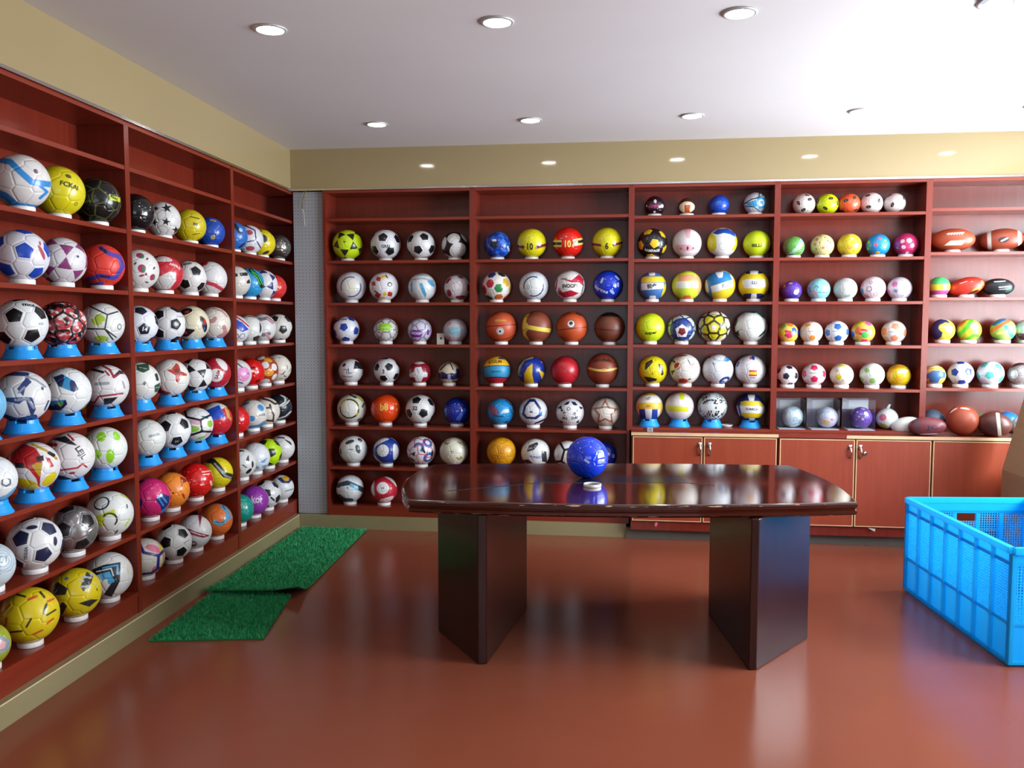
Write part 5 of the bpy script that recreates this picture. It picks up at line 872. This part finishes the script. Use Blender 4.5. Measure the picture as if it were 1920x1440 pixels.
ball(1476, 706, 39.5, 'w', 'd8d6d8', [], 'small white football with black pentagons', P=('pent', (-.1, -.05), (.75, .0), '1c2030'))
ball(1526, 705, 43, 'w', 'd8ccd0', [('8a7078', stroke([(-.4, .15), (.2, .15)], .03))], 'small white football with crimson pentagons', P=('pent', (.05, -.4), (.02, .6), 'c8244c'))
ball(1578, 706, 43, 'w', 'd8d4c4', [('d0c020', U(disc(-.25, -.2, .24), ell(.0, .85, .4, .16), ell(-.85, .5, .2, .2))), ('90908a', U(ring(-.4, .35, .1, .03), ring(.1, -.5, .1, .03)))], 'small white ball with yellow spots')
ball(1635, 706, 45, 'w', 'd4d8d0', [('84b860', U(reg(-.4, .35, .22, 5), reg(.05, -.5, .26, 5, 60), reg(-.85, -.45, .25, 5), ell(-.2, -.95, .3, .1)))], 'small white ball with green spots')
ball(1685, 708, 43, 'w', 'd8b81c', [('d88a28', U(ell(-.2, .75, .6, .2), ell(-.8, .1, .25, .5))), ('e4dcc0', ell(.35, .4, .5, .2, 20)), ('d8a024', ell(.1, -.3, .4, .2))], 'small yellow-orange swirled ball')
# boxed balls
at_row(B4, 6)
M_clear = thin_clear('clear_packaging', 'fafbfd', .015, .08)
def boxed(x0, x1, yt, yb, label, board):
    zt = .793+TH/2+.0005; a = onY(x0, yb, .012); b = onY(x1, yb, .012); w = b[0]-a[0]; h = float(onY((x0+x1)/2, yt, .012)[2]-zt); dpt = min(w, .205)
    o = empty('display_box', (a[0], .012, zt)); tag(o, label, 'packaging')
    MB().box(0, w, 0, .001, .003, h).build('front_pane', M_clear, o); MB().box(0, .001, .001, dpt, .003, h).build('side_pane', M_clear, o); MB().box(w-.001, w, .001, dpt, .003, h).build('side_pane', M_clear, o)
    MB().box(0, w, 0, dpt, h, h+.001).build('lid_pane', M_clear, o); MB().box(0, w, 0, dpt, 0, .002).build('base_card', mat('grey_card', 'b8b8c0', .6), o)
    MB().box(.001, w-.001, dpt-.003, dpt-.001, .003, h).build('back_card', mat(board, board, .6), o)
    MB().box(.001, w-.001, dpt-.0045, dpt-.0032, h*.62, h).build('header_card', mat('header_card', 'dcdcde', .5), o)
    return o
BXP = (('d0dce0', 'small pearly ball inside leftmost clear box', 1485.6, 780, 41, [('a8c4cc', camo(3, 4, .2)), ('b8a8c0', spots(3, 12, .1, .15)), ('7a8aa0', stroke([(.1, -.7), (.6, -.6), (.7, -.3)], .03))]),
       ('c8c8d8', 'small pastel ball inside middle clear box', 1550.7, 780, 40, [('e0b070', ell(-.1, -.5, .4, .25)), ('c888b0', ell(.45, -.2, .2, .12)), ('a8c0c8', ell(-.3, .5, .5, .2))]),
       ('64489c', 'small violet ball inside rightmost clear box', 1614, 781, 41, [('c8b890', spots(5, 18, .07, .12)), ('9c8ac0', camo(6, 4, .4)), ('d8d8e4', disc(.45, .4, .2))]))
for i, (c, ds, x, y, d, l) in enumerate(BXP):
    e = (1461, 1510, 1522, 1574, 1590, 1641)
    boxed(e[2*i], e[2*i+1], 750, 804, 'clear plastic ball box with white header, %s of three' % ('leftmost', 'middle one', 'rightmost')[i], ('b4b2be', 'b4b2c2', '7c7690')[i])
    ball(x, y, d, '0', c, l, ds, depth=.012+.105, shelf_z=.793+TH/2+.003)
bag = ball(1663.5, 782.7, 40, '0', 'ccd0cc', [('c86478', U(ell(-.4, .1, .35, .25), ring(-.4, .1, .3, .03))), ('96b050', ell(-.35, -.7, .4, .25)), ('e0e4e4', ell(.5, .3, .3, .4))], 'small bagged ball with pink print', rough=.2, coat=.6)
MB().poly([(-.18, .80, .2), (.12, .84, .2), (.30, 1.35, .12), (.12, 1.38, .12), (-.18, .80, .17), (.12, .84, .17), (.30, 1.35, .10), (.12, 1.38, .10)], [(0, 1, 2, 3), (7, 6, 5, 4), (0, 4, 5, 1), (1, 5, 6, 2), (2, 6, 7, 3), (3, 7, 4, 0)]).build('bag_neck', mat('milky_bag', 'ccd2d0', .25), bag)

# ------------------------------------------------------------------ back wall, fifth bay
B5 = Bay('fifth back bay', 'B', ZE)
RG = dict(name='rugby_ball', seam=None, rough=.4, coat=.1)
lace = lambda v: U(stroke([(-.25, v), (.45, v+.05)], .05), *[stroke([(-.2+.12*i, v-.09), (-.17+.12*i, v+.1)], .025) for i in range(6)])
at_row(B5, 2)
ball(1786.7, 448, 76, 'w', 'a84c30', [('dcd0c4', U(lace(.55), poly([(-.4, -.45), (-.1, -.05), (.6, -.05), (.4, -.45)])))], 'tan rugby ball with white laces', asp=1.75, **RG)
ball(1878, 451, 74, 'w', '96442e', [('d8d0c8', U(band(90, .55, .09), band(90, -.8, .08))), ('3c3438', disc(.1, .0, .25)), ('e0d8d4', stroke([(.0, -.1), (.25, .1)], .06))], 'brown rugby ball with two white bands', asp=1.75, roll=4, **RG)
ball(1949, 447, 64, 'w', '5c2c20', [], 'dark rugby ball cut by picture edge', asp=1.6, **RG)
at_row(B5, 3)
ball(1761, 540, 38, 'w', 'd0c83c', [('44b868', above(0, .25)), ('c04c98', above(180, .35)), ('3a4050', above(90, .82))], 'small rainbow banded ball', seam=None, rough=.35)
ball(1812, 537, 62, 'w', 'c43424', [('d8903c', U(ell(.55, -.55, .35, .3), ell(.9, .0, .15, .3))), ('401c18', U(ell(.3, -.75, .35, .2))), ('e8c0b4', U(stroke([(-.3, .5), (.1, .55)], .04), disc(.35, .4, .05)))], 'red rugby ball tilted upwards', asp=1.75, roll=14, **RG)
ball(1871, 539, 55, 'w', '20282a', [('c8d4d0', U(stroke([(-.2, .62), (.4, .68)], .06), stroke([(.1, .0), (.75, .05)], .06), stroke([(.1, -.25), (.7, -.22)], .03))), ('2c5c4c', ell(.7, -.4, .3, .25))], 'black rugby ball with white lettering', asp=1.65, **RG)
at_row(B5, 4)
ball(1767.5, 620.6, 43, 'w', 'd0c040', [('2c3468', U(poly([(-1, -.9), (-1, .8), (-.3, .98), (.3, .9), (.6, .6), (.2, .7), (-.3, .45), (-.35, .1), (.0, -.2), (-.1, -.6), (-.6, -.95)]))), ('e0d8a0', U(ell(.5, .2, .35, .3), stroke([(-.3, .25), (.2, .3)], .05)))], 'navy and yellow jagged volleyball', **VB)
ball(1816.7, 621.6, 43, 'w', 'c8cc38', [('58c038', U(stroke([(-.9, -.5), (-.2, .2), (.2, .9)], .16), stroke([(-.2, -.9), (.4, -.4), (.9, -.5)], .14))), ('e07038', U(ell(-.6, .6, .35, .2, 40), ell(.85, -.2, .12, .3))), ('e4e0bc', ell(.45, .4, .35, .35))], 'green, yellow and orange volleyball', **VB)
ball(1880.5, 620.6, 44, 'w', '98cc60', [('e07048', stroke([(-.9, -.1), (-.1, .45), (.4, .8)], .15)), ('3c7cb0', U(stroke([(-.7, .5), (.1, .95)], .14), ell(-.4, -.85, .5, .2))), ('38b4c0', U(stroke([(.2, .3), (.7, -.5)], .16), ell(.95, .3, .1, .4))), ('d8dc78', stroke([(-.4, -.3), (.2, -.1), (.3, -.7)], .14))], 'rainbow spiral volleyball', **VB)
ball(1926, 623, 43, 'w', 'b0c0b8', [('5c4048', ell(-.2, -.6, .7, .35))], 'grey-green ball cut by picture edge')
at_row(B5, 5)
ball(1752.5, 703, 39, 'w', 'd0b458', [('3c6498', U(poly([(-.7, .1), (-.2, .45), (.4, .5), (.95, .3), (.9, -.2), (.5, -.3), (.3, -.75), (-.4, -.7), (-.5, -.3), (-.95, -.4)]))), ('e4d8b0', U(stroke([(-.6, .75), (.3, .85)], .05), stroke([(-.9, .3), (-.4, .55)], .05)))], 'yellow volleyball with blue jagged patch', **VB)
ball(1801, 702, 46, 'w', 'd4d8d8', [('90a4a8', ring(.3, .2, .12, .025))], 'white football with blue pentagons', P=('pent', (-.45, .1), (.1, -.75), '1f3c94'))
ball(1857, 701, 47, 'w', 'd4dcdc', [], 'white football with turquoise pentagons', P=('pent', (-.05, -.15), (-.45, .65), '58b8b4'))
ball(1914, 702, 45, 'w', 'a8a4a2', [('5c4440', U(ell(-.2, .85, .6, .2, 15), ell(-.8, -.6, .3, .2))), ('dcdcda', U(ell(-.5, .0, .3, .35), ell(.5, .2, .4, .35)))], 'silver and brown ball beside the carton', metal=.4)
# loose balls lying on the worktop
at_row(B5, 6)
LO = dict(shelf_z=CT+.0005, tail='lying on the worktop')
ball(1699, 797, 54, '0', 'd6d4d0', [], 'plain white rugby ball', asp=1.7, roll=14, depth=.045, **RG, **LO)
ball(1738, 803, 66, '0', '7c3c44', [('5a5058', band(90, .55, .10)), ('d8ccd0', U(stroke([(-.35, -.85), (.5, -.8)], .07)))], 'maroon rugby ball with grey ring', asp=1.85, roll=4, depth=-.058, T=[('JC', .3, -.15, .42, 0, '3c3038', 1.1)], **RG, **LO)
ball(1749, 787, 44, '0', '48586c', [], 'slate blue ball behind maroon rugby ball', depth=.12, rough=.45, coat=0, seam=None, **LO)
ball(1804, 794, 57, '0', 'a4482e', [('d8c8bc', U(ell(-.55, .65, .3, .1, 40), ell(.15, .8, .3, .1)))], 'tan football lying end-on with white laces', depth=.0, seam=None, rough=.45, coat=.05, **LO)
ball(1841, 787, 36, '0', '54b048', [('d8b040', above(180, .1)), ('e4e0d0', ring(.1, .6, .2, .05))], 'green and yellow small ball', depth=.15, **LO)
ball(1864, 799, 60, '0', '5c342c', [('d8d4c0', band(100, -.25, .10)), ], 'dark brown rugby ball with cream band', asp=1.3, roll=-6, depth=-.045, **RG, **LO)
ball(1889, 788, 42, '0', '2c78c8', [], 'plain sky blue ball near the carton', depth=.135, **LO)
ball(1916, 797, 38, '0', 'c8d4dc', [('8ab0c4', ell(-.3, .4, .4, .2))], 'pale blue ball partly behind the carton', depth=-.02, **LO)

# ------------------------------------------------------------------ table ball and small things
TB = Bay('table', 'B', [0]*9, 5)
cur, row = TB, 1
bp = onZ(1101, 857, TZ+.11)
fr = np.array([bp[0], bp[1], TZ+.11]); dist = (fr-CAMP)@_f; rb = .108
sm = seams((.1, .2), (.8, .3), 0)
tbo = obj('football', ball_mesh('football', 5, '0c3cdc', [], .08, 0, .6, sm)); place(tbo, (bp[0], bp[1], TZ+rb), rb, rb, rb)
tag(tbo, 'glossy royal blue football standing alone on the table', 'ball'); add_text(tbo, 'IlIIlIlI', -.02, -.18, .1, -36, 'c8d4f0', 1.1)
rp = onZ(1110.5, 912, TZ); rs = MB().lathe([(.0395, 0), (.043, 0), (.044, .002), (.044, .0125), (.043, .014), (.040, .014), (.039, .012)], 40, closed=True).build('ring_stand', M_white, None, True, (rp[0], min(rp[1], bp[1]-.095), TZ+.0003))
tag(rs, 'empty white plastic ring on the table before blue ball', 'ball stand')
# card leaning in the first back bay, row four
cp = onY(826, 644, .10); zt = ZB[3]+TH/2
cd = empty('price_card', (cp[0], .10, zt)); tag(cd, 'small white card behind pale blue belt football, first back bay', 'card')
m = MB().box(-.028, .028, 0, .002, 0, .082).build('card', mat('card_white', 'cac6bc', .6), cd)
MB().lathe([(.0001, 0), (.009, 0)], 16).build('printed_dot', mat('card_print', '3c3c40', .6), m).matrix_local = Matrix.Translation((.004, -.0008, .045))@Matrix.Rotation(math.pi/2, 4, 'X')
# padlock on the worktop
pp = onZ(1219, 814, CT); pl = empty('padlock', (pp[0], max(pp[1], -.098), CT+.0004)); tag(pl, 'small silver padlock lying on worktop under third back bay', 'padlock')
smooth_bevel(MB().box(-.020, .022, -.010, .010, 0, .034).build('lock_body', mat('brushed_lock', 'b0aeb4', .35, metal=.6), pl), .003)
MB().tube([(-.02, 0, .024), (-.032, 0, .026), (-.038, 0, .017), (-.032, 0, .008), (-.02, 0, .010)], .004).build('shackle', mat('dark_steel', '5a4448', .3, metal=.8), pl, True)
MB().lathe([(.0001, 0), (.004, 0)], 12).build('keyhole', M_dark, pl).matrix_local = Matrix.Translation((.004, -.0105, .02))@Matrix.Rotation(math.pi/2, 4, 'X')
# dish between the stands
dp = onY(1362, 797, .11); ds = MB().lathe([(.0001, .001), (.030, .001), (.044, .016), (.046, .017), (.033, 0), (.0001, 0)], 32).build('dish', mat('dish_glaze', 'c4bdb8', .3), None, True, (dp[0], .11, ZC[5]+TH/2+.0004))
tag(ds, 'small shallow white dish beside floral volleyball, third back bay', 'dish')
# pink tag and paper scrap by the cabinet foot
tp = onY(1228, 984, CY-.004)
pt = MB().poly([(0, 0, .012), (.010, 0, .020), (.020, 0, .014), (.016, 0, -.002), (.006, 0, -.018), (-.002, 0, .0), (0, .001, .012), (.010, .001, .020), (.020, .001, .014), (.016, .001, -.002), (.006, .001, -.018), (-.002, .001, .0)], [(0, 1, 2, 3, 4, 5), (11, 10, 9, 8, 7, 6)]+[(i, (i+1) % 6, 6+(i+1) % 6, 6+i) for i in range(6)]).build('ribbon_tag', mat('pink_ribbon', 'd85a78', .5), None, False, (tp[0], CY-.004, tp[2]))
tag(pt, 'pink ribbon tag stuck under the door near the table', 'tag')
sp_ = onY(1633, 992, CY-.004)
ps = MB().poly([(0, 0, 0), (.05, 0, -.006), (.045, 0, -.026), (0, .0012, 0), (.05, .0012, -.006), (.045, .0012, -.026)], [(0, 1, 2), (5, 4, 3), (0, 3, 4, 1), (1, 4, 5, 2), (2, 5, 3, 0)]).build('paper_scrap', mat('paper_scrap', 'c4bcb0', .7), None, False, (sp_[0]-.02, CY-.004, sp_[2]+.008))
tag(ps, 'small torn paper scrap under door left of the crate', 'paper')
